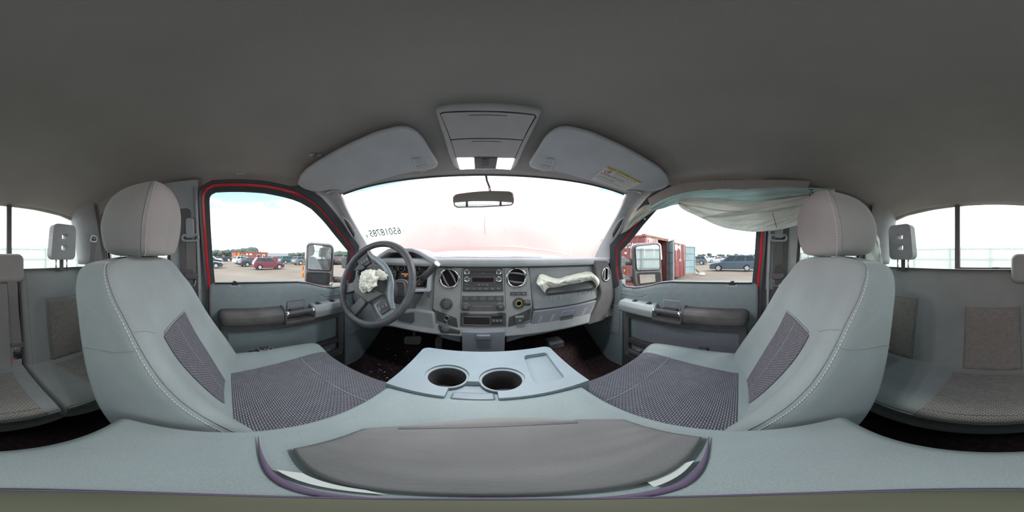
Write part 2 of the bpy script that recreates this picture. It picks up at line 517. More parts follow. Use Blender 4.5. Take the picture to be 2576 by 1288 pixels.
# small oval marks on the headliner, clothes hook
for (px, py, w, up) in ((605, 437, .030, 1), (1825, 449, .030, 1)):
    c = on_ceil(px, py); rd = V((c.x, c.y, 0)).normalized(); tn = V((rd.y, -rd.x, 0))
    n_ = V((-rd.x * .35, -rd.y * .35, -1)).normalized(); yd = n_.cross(tn).normalized()
    if yd.z < 0: yd = -yd
    bm = NB(); prism(bm, [c + tn * a + yd * b for a, b in rrect(-w / 2, w / 2, -.0045, .0045, .0044)], n_ * .0012)
    bg_ = obj('airbag_badge', bm, 'paper', ceiling, bevel=.0004, label='pale oval badge moulded with AIRBAG')
    text_obj('badge_text', 'AIRBAG', .006, c + n_ * .0014, tn, yd, 'ink', bg_, 'CENTER')
c = on_ceil(793, 389)
bm = NB(); rd = V((c.x, c.y, 0)).normalized(); tn = V((rd.y, -rd.x, 0))
prism(bm, [c + tn * a + rd * b for a, b in rrect(-.021, .021, -.0085, .0085, .005)], (0, 0, -.003))
mic = obj('microphone_grille', bm, 'console', ceiling, bevel=.001)
bm = NB()
for i in range(6): box(bm, (c.x - .011 + i * .004, c.y - .005, c.z - .0036), (c.x - .009 + i * .004, c.y + .005, c.z - .0028))
obj('grille_slot', bm, 'dark_plastic', mic)

# floor, bulkhead, firewall
bm = NB()
def f_floor(u, v):
    x = -.80 + 1.6 * u; y = -.90 + 2.05 * v
    z = -.82 + .10 * math.exp(-(x / .17) ** 2) + .004 * sm((x * 9, y * 9, 0)) + (max(0, y - .80) * .75)
    return (x, y, z)
grid(bm, f_floor, 40, 50)
floor = obj('floor', bm, 'carpet', smooth=True, solid=.01, kind='structure', label='dark maroon brown carpet of the cab floor')
bm = NB(); box(bm, (-.80, 1.10, -.85), (.80, 1.13, -.05)); 
obj('wall_front', bm, 'bulkhead', kind='structure', label='dark bulkhead behind the dashboard')
bm = NB()
for i in range(46):
    x = random.uniform(-.62, -.40); y = random.uniform(.55, .95); z = f_floor((x + .8) / 1.6, (y + .9) / 2.05)[2] + .006; s = random.uniform(.002, .006)
    prism(bm, [(x + s * random.uniform(.5, 1.6), y, z), (x, y + s, z), (x - s, y - s * .5, z), (x, y - s * 1.4, z)], (0, 0, .002))
for p, s in ((V((-.47, .62, -.81)), .017), (V((-.43, .70, -.81)), .010), (V((.42, .72, -.81)), .009), (V((.33, .62, -.81)), .006)):
    prism(bm, [p + V((s, 0, 0)), p + V((0, s * .6, 0)), p - V((s, s * .3, 0)), p - V((0, s, 0))], (0, 0, .003))
tag(obj('floor_debris', bm, 'paper'), 'scattered pale crumbs and paper scraps on the driver footwell carpet', 'debris', None, 'stuff')

# ---- side glass geometry (driver side x<0; s=+1 mirrors)
PN = (1, 0, -.2045); P0 = (-.78, 0, -.14)
def side_x(z): return -.78 + .2045 * (max(z, -.16) + .14)
WPX = [(541, 712), (537, 670), (534, 631), (530, 570), (527, 507), (528, 496), (533, 489), (543, 484), (575, 482.5), (612, 482.6), (665, 486), (690, 490.5), (717.6, 496.6), (738, 502.5), (757, 510),
       (783.6, 525.6), (810, 552), (823, 567), (836, 583.7), (857.5, 610), (874.7, 631), (871, 668), (863, 713), (855, 721), (835, 723), (810, 722), (789, 717), (770, 711.7), (744, 709), (691, 710), (620, 711)]
W0 = [(p.y, p.z) for p in (PL(a, b, P0, PN) for a, b in WPX)]
def offs(pts, d):
    n = len(pts); r = []
    area = sum(pts[i][0] * pts[(i + 1) % n][1] - pts[(i + 1) % n][0] * pts[i][1] for i in range(n))
    sg = -1 if area > 0 else 1
    for i in range(n):
        a = V(pts[i - 1]); b = V(pts[i]); c = V(pts[(i + 1) % n])
        n1 = V((-(b - a).y, (b - a).x)).normalized(); n2 = V((-(c - b).y, (c - b).x)).normalized()
        m = (n1 + n2).normalized(); k = 1 / max(.5, m.dot(n1))
        r.append(tuple(b + m * d * sg * min(k, 1.4)))
    return r
def belt_z(y):
    t = sorted([(W0[i][0], W0[i][1]) for i in (0, 30, 29, 28, 27, 26, 25, 24, 23)])
    return interp(t, y)
def ringstrip(s, A, B, xo_a, xo_b, thick=.02, closed=True):
    bm = NB(); n = len(A)
    va = [bm.verts.new((s * -(side_x(z) + xo_a) if s > 0 else side_x(z) + xo_a, y, z)) for y, z in A]
    vb = [bm.verts.new((s * -(side_x(z) + xo_b) if s > 0 else side_x(z) + xo_b, y, z)) for y, z in B]
    va2 = [bm.verts.new(v.co + V((s * thick, 0, 0))) for v in va]
    vb2 = [bm.verts.new(v.co + V((s * thick, 0, 0))) for v in vb]
    for i in range(n if closed else n - 1):
        k = (i + 1) % n
        bm.faces.new((va[i], va[k], vb[k], vb[i])); bm.faces.new((va2[i], vb2[i], vb2[k], va2[k]))
        bm.faces.new((va[i], va2[i], va2[k], va[k])); bm.faces.new((vb[i], vb[k], vb2[k], vb2[i]))
    return bm
def SX(s, x): return -x * s * 1.0 if s > 0 else x      # x given for the driver side (negative)
def sb(bm, s, lo, hi, mi=0):   # box given for the driver side
    x0, x1 = lo[0], hi[0]
    if s > 0: x0, x1 = -hi[0], -lo[0]
    return box(bm, (x0, lo[1], lo[2]), (x1, hi[1], hi[2]), mi)

door_objs = {}
for s, nm, lab in ((-1, 'door_1', 'driver door with grey trim, open map pocket and red painted frame'), (1, 'door_2', 'passenger door with grey trim, open map pocket and red painted frame')):
    WPs = WPX if s < 0 else [(a - (7 if 16 <= i <= 19 else 4 if i in (15, 20) else 0), b) for i, (a, b) in enumerate(WPX)]
    W0 = [(p.y, p.z) for p in (PL(a, b, P0, PN) for a, b in WPs)]
    D = thing(nm, (s * .78, .28, -.72), lab, None, None, 'structure'); door_objs[s] = D
    bm = NB()
    poly(bm, [(SX(s, side_x(z)), y, z) for y, z in offs(W0, .006)])
    obj('window_pane', bm, 'glass', D)
    top = list(range(0, 23)); 
    A = [W0[i] for i in top]; o1 = offs(W0, .020); oa, ob = offs(W0, .032), offs(W0, .026); o2 = [oa[i] if i < 14 else ob[i] for i in range(len(W0))]; oc, od = offs(W0, .043), offs(W0, .062); o3 = [oc[i] if i < 13 else od[i] for i in range(len(W0))]
    A = [(W0[0][0], -.30)] + A; 
    B = [(o1[0][0], -.30)] + [o1[i] for i in top]; Cc = [(o2[0][0], -.34)] + [o2[i] for i in top]; E = [(o3[0][0], -.70)] + [o3[i] for i in top]
    Cc2 = [(o2[0][0], -.70)] + [o2[i] for i in top]
    obj('glass_run_seal', ringstrip(s, A, B, .004, .014, .008, False), 'rubber', D, smooth=False)
    obj('red_frame', ringstrip(s, B, Cc, .014, .020, .010, False), 'red', D, bevel=.002)
    obj('door_seal', ringstrip(s, Cc2, E, .022, .038, .012, False), 'rubber', D, bevel=.004)
    # inner trim panel
    y0, y1 = W0[0][0] - .026, .675
    def f_panel(u, v, s=s):
        y = y0 + (y1 - y0) * u; zb = belt_z(y)
        prof = [(-.800, zb - .003), (-.788, zb + .004), (-.772, zb - .001), (-.762, zb - .016), (-.757, zb - .05), (-.757, -.225), (-.762, -.29), (-.776, -.33), (-.786, -.37), (-.788, -.45), (-.79, -.55), (-.792, -.66), (-.795, -.73)]
        k = v * (len(prof) - 1); i = min(int(k), len(prof) - 2); t = k - i
        a, b = prof[i], prof[i + 1]
        return (SX(s, a[0] + (b[0] - a[0]) * t), y, a[1] + (b[1] - a[1]) * t)
    bm = NB(); grid(bm, f_panel, 60, 40)
    obj('trim_panel', bm, 'door_plastic', D, smooth=True, solid=.006)
    bm = NB(); tube(bm, [(SX(s, side_x(W0[i][1]) + .012), W0[i][0], W0[i][1] + .001) for i in (0, 30, 29, 28, 27, 26, 25, 24, 23, 22)], .004, 6)
    obj('belt_seal', bm, 'black', D)
    # crease line on the trim
    # dark bezel with pocket opening
    bm = NB(); prism(bm, [(SX(s, -.785), a, b) for a, b in rrect(-.035, .655, -.660, -.312, .035)], (SX(s, -.785 + .030) - SX(s, -.785), 0, 0))
    cut = NB(); prism(cut, [(SX(s, -.83), a, b) for a, b in rrect(.0, .615, -.632, -.383, .018)], (SX(s, -.70) - SX(s, -.83), 0, 0))
    bz = booled('pocket_surround', bm, [cut], 'bezel', D, bevel=.005, seg=3)
    bm = NB(); sb(bm, s, (-.789, .0, -.545), (-.7815, .575, -.38))
    obj('pocket_back', bm, 'low_dash' if s > 0 else 'door_plastic', bz, bevel=.003)
    bm = NB(); sb(bm, s, (-.80, -.005, -.64), (-.789, .62, -.53))
    obj('pocket_liner', bm, 'black', bz)
    bm = NB(); sb(bm, s, (-.788, .0, -.548), (-.752, .612, -.534)); sb(bm, s, (-.757, .0, -.566), (-.751, .612, -.540))
    for yy in (.05, .185, .30, .44): sb(bm, s, (-.760, yy, -.585), (-.749, yy + .055, -.545))
    obj('pocket_lip', bm, 'dark_plastic', bz, bevel=.003)
    bm = NB(); prism(bm, [(SX(s, -.785), .155, -.534), (SX(s, -.755), .155, -.534), (SX(s, -.765), .155, -.502), (SX(s, -.785), .155, -.498)], (0, .045, 0))
    obj('lip_tab', bm, 'pad', bz, bevel=.002)
    bm = NB(); sb(bm, s, (-.76, .52, -.605), (-.745, .548, -.598)); sb(bm, s, (-.76, .02, -.605), (-.745, .048, -.598))
    obj('lip_clip', bm, 'dash_plastic', bz)
    bm = NB(); sb(bm, s, (-.760, .215, -.372), (-.7515, .315, -.357))
    obj('light_cover', bm, 'bezel', D, bevel=.002)
    # padded armrest
    def f_arm(u, v, s=s):
        y = -.045 + .297 * v; e_ = min(1, (v / .12)) ; e_ = math.sqrt(max(0.0, 1 - (1 - e_) ** 2))
        pr = [(-.765, -.322), (-.705, -.326), (-.693, -.318), (-.688, -.300), (-.690, -.275), (-.702, -.260), (-.730, -.254), (-.765, -.252)]
        k = u * 7; i = min(int(k), 6); t = k - i; a = pr[i]; b = pr[i + 1]
        x = a[0] + (b[0] - a[0]) * t; z = a[1] + (b[1] - a[1]) * t
        return (SX(s, -.765 + (x + .765) * (.25 + .75 * e_)), y, -.29 + (z + .29) * (.55 + .45 * e_))
    bm = NB(); g = grid(bm, f_arm, 22, 26)
    for r_ in (g[0], g[-1]): bm.faces.new(r_)
    obj('armrest_pad', bm, 'pad', D, smooth=True, auto=60)
    bm = NB(); prism(bm, [(SX(s, x), .252, z) for x, z in ((-.77, -.328), (-.704, -.331), (-.688, -.322), (-.682, -.300), (-.685, -.270), (-.700, -.254), (-.77, -.247))], (0, .010, 0))
    obj('armrest_end_cap', bm, 'dark_plastic', D, bevel=.001)
    # grab handle, cup, release recess
    bm = NB(); tube(bm, [(SX(s, -.708), .268 + .018 * i, -.283 + .002 * math.sin(i / 8 * PI)) for i in range(9)], .0135, 16)
    hd = obj('pull_handle', bm, 'dark_plastic', D, smooth=True, auto=50)
    for yy in (.266, .404):
        bm = NB(); lathe(bm, (SX(s, -.708), yy, -.283), (0, 1, 0), [(.0137, 0), (.0145, .002), (.0145, .010), (.0137, .012)], 20)
        obj('handle_band', bm, 'chrome', hd, smooth=True, auto=40)
    bm = NB(); sb(bm, s, (-.765, .262, -.326), (-.693, .412, -.320)); sb(bm, s, (-.697, .262, -.332), (-.691, .412, -.316))
    obj('handle_cup', bm, 'pad', D, bevel=.002)
    bm = NB(); sb(bm, s, (-.768, .285, -.292), (-.7535, .385, -.228))
    rc = obj('release_recess', bm, 'light_plastic' if s > 0 else 'bezel', D, bevel=.003)
    bm = NB(); sb(bm, s, (-.7545, .290, -.287), (-.7525, .380, -.234))
    obj('recess_face', bm, 'low_dash', rc)
    bm = NB(); sb(bm, s, (-.756, .298, -.284), (-.738, .378, -.270))
    obj('release_lever', bm, 'dark_plastic', rc, bevel=.003)
    # switch block
    bm = NB(); prism(bm, [(SX(s, x), .412, z) for x, z in ((-.77, -.326), (-.704, -.330), (-.690, -.320), (-.684, -.285), (-.700, -.262), (-.77, -.255))], (0, .222, 0))
    blk = obj('switch_block', bm, 'dash_plastic' if s < 0 else 'light_plastic', D, bevel=.006, seg=3)
    for yy in (.452, .545):
        bm = NB(); sb(bm, s, (-.748, yy - .012, -.262), (-.722, yy + .016, -.2565)); 
        sw = obj('switch_plate', bm, 'black', blk, bevel=.001)
        bm = NB(); sb(bm, s, (-.742, yy - .004, -.258), (-.728, yy + .008, -.2495))
        obj('switch_paddle', bm, 'dark_plastic', sw, bevel=.002)
    # lock knob on the belt
    bm = NB(); sb(bm, s, (-.777, .008, -.150), (-.758, .062, -.138)); lk = obj('lock_surround', bm, 'light_plastic', D, bevel=.003)
    bm = NB(); prism(bm, [(SX(s, -.776), .018, -.140), (SX(s, -.776), .052, -.140), (SX(s, -.776), .044, -.121), (SX(s, -.776), .028, -.116)], (SX(s, -.76) - SX(s, -.776), 0, 0))
    obj('lock_knob', bm, 'black', lk, bevel=.003)
    # sail trim with mirror switch
    bm = NB(); sb(bm, s, (-.795, .50, -.198), (-.765, .595, -.187)); ms = obj('mirror_switch_plate', bm, 'bezel', D, bevel=.003)
    if s < 0:
        bm = NB(); lathe(bm, (-.775, .572, -.187), (0, 0, 1), [(.006, 0), (.005, .012), (.010, .016), (.010, .024), (.004, .030)], 8)
        obj('mirror_switch_knob', bm, 'paper', ms, smooth=True, auto=40, label='pale star shaped knob')
    # front edge post of the frame by the dash
    bm = NB()
    fr = [W0[i] for i in (19, 20, 21, 22, 23)]
    prism(bm, [(SX(s, side_x(z) + .003), y, z) for y, z in fr + [(.79, -.20), (.79, .05), (.74, .12)]], (SX(s, -.003) - SX(s, 0), 0, 0))
    obj('front_sail', bm, 'cluster', D, bevel=.004)
    bm = NB(); sb(bm, s, (-.88, -.16, -.90), (-.775, .80, -.70)); sb(bm, s, (-.88, -.92, -.90), (-.775, -.10, -.78))
    obj('door_sill', bm, 'dark_plastic', D, bevel=.008)
# kick panels with ribs between dash and door
for s, nm in ((-1, 'trim_1'), (1, 'trim_2')):
    bm = NB(); sb(bm, s, (-.80, .672, -.82), (-.765, 1.10, -.150))
    K = obj(nm, bm, 'door_plastic', kind='structure', bevel=.006, label='grey kick panel with horizontal ribs beside the ' + ('driver' if s < 0 else 'passenger') + ' footwell')
    for i in range(17):
        z = -.335 - i * .0125
        bm = NB(); sb(bm, s, (-.767, .69, z), (-.757, .86 - .004 * i, z + .0065))
        obj('rib', bm, 'light_plastic', K, bevel=.002)

# ---- A pillars
for s, nm in ((-1, 'trim_3'), (1, 'trim_4')):
    Ap = [(860, 499), (866, 514), (878.7, 540), (892, 563), (905, 586), (920.6, 612.7), (930, 631), (942, 658)]
    Bp = [(797, 486), (815, 504), (832, 524), (850, 554), (864, 588), (879, 615), (888, 640), (893, 690)]
    xa = [-.615, -.63, -.655, -.675, -.695, -.715, -.73, -.75]; xb = [-.695, -.70, -.71, -.725, -.74, -.752, -.76, -.765]
    A = [PX(p[0], p[1], x) for p, x in zip(Ap, xa)]; B = [PX(p[0], p[1], x) for p, x in zip(Bp, xb)]
    rings = []
    for a, b in zip(A, B):
        m_ = (a + b) / 2; inn = V((.62, -.75, -.1)).normalized()
        w = (b - a).length
        rings.append([a + V((-.03, .04, .01)), a, a.lerp(b, .12) + inn * .012, a.lerp(b, .35) + inn * .022, a.lerp(b, .65) + inn * .022, a.lerp(b, .9) + inn * .010, b, b + V((-.055, .03, 0))])
    rings.insert(0, [p + V((.0, -.035, .04)) for p in rings[0]])
    if s > 0: rings = [[V((-p.x, p.y, p.z)) for p in r] for r in rings]
    lf = Loft(rings)
    def f_pil(u, v, lf=lf):
        k = u * (lf.n - 1); i = min(int(k), lf.n - 2); t = k - i
        x = v * (lf.m - 1); j = min(int(x), lf.m - 2); q = x - j
        R = lf.R
        def rr(jj):
            r = R[min(max(jj, 0), lf.m - 1)]
            return cr4(r[max(i - 1, 0)], r[i], r[i + 1], r[min(i + 2, lf.n - 1)], t)
        return cr4(rr(j - 1), rr(j), rr(j + 1), rr(j + 2), q)
    bm = NB(); grid(bm, f_pil, 22, 40)
    Pl = obj(nm, bm, 'light_plastic', smooth=True, solid=.004, kind='structure', label='grey windshield pillar trim with grab handle on the ' + ('driver' if s < 0 else 'passenger') + ' side')
    # handle slot and bar
    hp = [PX(a, b, x) for a, b, x in ((869, 553, -.665), (876, 563, -.672), (884, 577, -.682), (892, 592, -.69), (894, 599, -.695))]
    hp = [p + V((.018, -.03, 0)) for p in hp]
    if s > 0: hp = [V((-p.x, p.y, p.z)) for p in hp]
    bm = NB(); tube(bm, hp, [.003, .009, .011, .008, .003], 10, flat=.6); obj('grab_slot', bm, 'dark_plastic', Pl, smooth=True)
    hv = [V((-.006 * s, -.006, 0)) + p for p in hp]; wd = (.0, .011, .014, .011, .0); sd_ = V((.8 * s * -1, -.6, 0)).normalized().cross((hp[-1] - hp[0]).normalized()).normalized()
    loop = [hv[0] + (hp[0] - hp[1]) * .35] + [p + sd_ * w for p, w in zip(hv[1:4], wd[1:4])] + [hv[-1] + (hp[-1] - hp[-2]) * .5] + [p - sd_ * w for p, w in zip(hv[1:4][::-1], wd[1:4][::-1])]
    loop = loop + loop[:1]
    bm = NB(); tube(bm, loop, .0035, 8); obj('grab_rim', bm, 'light_plastic', Pl, smooth=True)
# windshield header line
bm = NB(); tube(bm, [(x / 50 * 1.25 - .625, yfront(x / 50 * 1.25 - .625) + .004, ceil_z(x / 50 * 1.25 - .625, yfront(x / 50 * 1.25 - .625)) - .006) for x in range(51)], .005, 8)
obj('trim_5', bm, 'dark_plastic', smooth=True, kind='structure', label='dark edging along the top of the windshield')

# ---- windshield
WT = [(-.625, .530, .312), (-.35, .60, .335), (0, .622, .343), (.35, .60, .335), (.625, .530, .312)]
WB = [(-.77, .93, -.02), (-.42, 1.12, -.03), (0, 1.17, -.03), (.42, 1.12, -.03), (.77, .93, -.02)]
def spl(P, t):
    k = t * (len(P) - 1); i = min(int(k), len(P) - 2); q = k - i
    g_ = lambda j: V(P[min(max(j, 0), len(P) - 1)])
    return cr4(g_(i - 1), g_(i), g_(i + 1), g_(i + 2), q)
def f_ws(u, v):
    a = spl(WT, u); b = spl(WB, u); p = a.lerp(b, v)
    return p + V((0, .025, .02)) * math.sin(PI * v)
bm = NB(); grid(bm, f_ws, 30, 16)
ws = obj('window_1', bm, 'windshield', smooth=True, kind='structure', label='windshield with its glare painted in as a pale veil')
# inventory label on the windshield (mirrored from inside)
def ws_hit(px, py):
    r = ray(px, py); best = None
    for i in range(61):
        for j in range(41):
            p = f_ws(i / 60, j / 40); q = p.normalized(); d = (q - r).length
            if best is None or d < best[0]: best = (d, p.length)
    return r * (best[1] - .006)
a = ws_hit(922, 600); b = ws_hit(1016, 590); c_ = ws_hit(919, 578); d_ = ws_hit(1023, 568)
bm = NB(); poly(bm, [a, b, d_, c_]); stk = tag(obj('windshield_label', bm, 'sticker'), 'pale inventory label with mirrored green digits on the windshield left side', 'label')
org = (b + d_) / 2 - (b - a) * .03
tilt = (V((0, -.002, -.001)))
text_obj('label_digits', '65018785', (d_ - b).length * 1.12, org + (a - b) * .07 + tilt, a - b, d_ - b, 'ink_green', stk, 'LEFT', .0002, .0001, width=(a - b).length * .80)
text_obj('label_suffix', 'E', (d_ - b).length * .5, org + (a - b) * .92 - (d_ - b) * .22 + tilt, a - b, d_ - b, 'ink_green', stk, 'LEFT', .0002, .0003)
bm = NB()
for i in range(7):
    p = b + (b - a).normalized() * (-.002 + .0018 * (i % 3)) + (d_ - b) * (.15 + .1 * i)
for i in range(5):
    o_ = b - (b - a).normalized() * (.0015 + .0022 * i) + V((0, -.0012, 0)); w_ = .0008 + .0006 * (i % 2); dd = (d_ - b)
    prism(bm, [o_ + dd * .15, o_ + dd * .85, o_ + dd * .85 - (b - a).normalized() * w_, o_ + dd * .15 - (b - a).normalized() * w_], (0, -.0003, 0))
obj('label_barcode', bm, 'ink', stk)

# ---- rear wall and window
hole = [(.752, -.085), (.742, .08), (.735, .13), (.705, .19), (.64, .235), (.54, .262), (.36, .280), (.15, .290), (0, .292)]
hole = hole + [(-x, z) for x, z in hole[::-1][1:]]
bm = NB(); box(bm, (-.80, -.905, -.85), (.80, -.875, .345))
cut = NB(); prism(cut, [(x, -.93, z) for x, z in hole], (0, .1, 0))
wb = booled('wall_back', bm, [cut], 'headliner', None, bevel=.006, kind='structure', label='grey rear wall of the cab around the rear window')
wr = thing('window_4', (0, -.89, -.09), 'three pane sliding rear window', None, None, 'structure')
for x0, x1 in ((-.76, -.215), (-.215, .195), (.195, .76)):
    pts = [(x, -.892, z) for x, z in offs(hole, -.0)]
    bm = NB(); poly(bm, [(x0, -.892, -.10), (x1, -.892, -.10), (x1, -.892, .30), (x0, -.892, .30)]); obj('pane', bm, 'glass_rear', wr)
for xc in (-.207, .210):
    bm = NB(); box(bm, (xc - .014, -.898, -.09), (xc + .014, -.872, .30)); obj('divider', bm, 'bezel', wr, bevel=.004)
bm = NB(); box(bm, (-.76, -.896, -.095), (.76, -.868, -.075)); obj('lower_rail', bm, 'dark_plastic', wr, bevel=.003)
bm = NB(); box(bm, (-.02, -.875, -.078), (.02, -.860, -.060)); obj('latch', bm, 'dark_plastic', wr, bevel=.003)
bm = NB(); box(bm, (-.20, -.882, -.078), (.20, -.87, -.062)); obj('slider_frame', bm, 'bezel', wr, bevel=.003)

# ---- side walls behind the doors
for s, nm, lab in ((-1, 'wall_left', 'driver side rear wall with belt pillar and small dark framed window'), (1, 'wall_right', 'passenger side rear wall with belt pillar and small window')):
    def qx(z): return side_x(z) + .012
    def slab(pts, t0=0, t1=.03):
        bm = NB(); va = [bm.verts.new((SX(s, qx(z) + t1), y, z)) for y, z in pts]; vb = [bm.verts.new((SX(s, qx(z) + t0), y, z)) for y, z in pts]
        bm.faces.new(va); bm.faces.new(vb[::-1]); n = len(pts)
        for i in range(n): bm.faces.new((va[i], vb[i], vb[(i + 1) % n], va[(i + 1) % n]))
        return bm
    pts = [(-.90, -.16), (-.104, -.16), (-.104, .345), (-.90, .345)]
    cut = slab(rrect(-.665, -.285, -.10, .245, .05), -.1, .1)
    Wl = booled(nm, slab(pts, -.03, .0), [cut], 'bezel' if s > 0 else 'headliner', None, kind='structure', label=lab)
    obj('lower_panel', slab([(-.90, -.83), (-.095, -.83), (-.095, -.158), (-.90, -.158)], -.03, .0), 'bezel' if s > 0 else 'headliner', Wl)
    bm = NB(); poly(bm, [(SX(s, qx(z) - .02), y, z) for y, z in rrect(-.68, -.275, -.11, .255, .05)]); obj('window_pane', bm, 'glass', Wl)
    A = rrect(-.665, -.285, -.10, .245, .05); Bq = rrect(-.69, -.262, -.12, .27, .065)
    obj('window_surround', ringstrip(s, A, Bq, .022, .016, .03), 'dark_plastic', Wl, bevel=.004)
    # B pillar trim
    obj('pillar_foot', slab([(-.262, -.83), (-.122, -.83), (-.122, -.162), (-.262, -.162)], .0, .022), 'dash_plastic' if s < 0 else 'bezel', Wl)
    bt = obj('pillar_trim', slab([(-.262, -.16), (-.122, -.16), (-.122, .335), (-.262, .335)], .0, .022), 'light_plastic' if s < 0 else 'stack', Wl)
    bm = NB(); tube(bm, [(SX(s, qx(z) + .026), -.131, z) for z in [(-.80 + .1 * i) for i in range(12)]], .006, 8); obj('pillar_edge', bm, 'light_plastic', Wl, smooth=True)
    bm = slab(rrect(-.217, -.155, -.30, .21, .02), .022, .0235); obj('belt_slot', bm, 'bezel' if s < 0 else 'dark_plastic', Wl)
    # C pillar bulge with rear belt guide
    bm = NB()
    def f_c(u, v, s=s):
        z = -.055 + .405 * v; y = -.70 - .19 * u
        x = side_x(z) + .03 + .030 * math.sin(PI * u) + .05 * u
        return (SX(s, x), y, z)
    grid(bm, f_c, 12, 12); obj('corner_trim', bm, 'dash_plastic', Wl, smooth=True, solid=.004)
# rear quarter panel trim low is part of the walls; grab handle above the driver's rear door
bm = NB(); tube(bm, [(-.695, -.12 - .04 * i, .322 - .018 * math.sin(PI * i / 5)) for i in range(6)], [.010, .015, .016, .016, .015, .010], 12)
tag(obj('roof_grab_handle', bm, 'light_plastic', smooth=True), 'grey grab handle under the headliner behind the driver door', 'handle')

# ================================================================== FRONT SEATS
BR = [(-.50, .055, -.16, .222), (-.45, .040, -.185, .226), (-.35, -.008, -.222, .228), (-.235, -.078, -.252, .227), (-.124, -.142, -.275, .224),
      (-.065, -.180, -.288, .219), (-.030, -.205, -.293, .209), (-.012, -.220, -.290, .194), (-.002, -.234, -.280, .165), (.000, -.25, -.268, .10)]
SEC = [(-1, .14), (-1, .62), (-.985, .90), (-.90, 1.0), (-.76, .96), (-.60, .85), (-.40, .775), (-.20, .75), (0, .745), (.20, .75), (.40, .775), (.60, .85), (.76, .96), (.90, 1.0), (.985, .90), (1, .62), (1, .14),
       (.94, .0), (.45, -.02), (0, -.02), (-.45, -.02), (-.94, .0)]
NS = len(SEC)
def back_rings(s, dy, cx=.43):
    R = []
    for k, (z, yf, yr, hw) in enumerate(BR):
        b = 1 if k < 4 else max(.25, 1 - (k - 3) * .17)
        if k == 2: b = 1
        ring = []
        for a, d in SEC:
            if d > .7 and abs(a) < .9: d = 1 - (1 - d) * b
            # s<0: a=+1 is the inner side
            x = s * cx + (a * hw) * (-1 if s > 0 else 1)
            out = a < 0
            yy = yr + d * (yf - yr) + dy
            ring.append((x, yy, z + (.012 * abs(a) ** 3 * -1 if k >= 5 else 0)))
        R.append(ring)
    return R
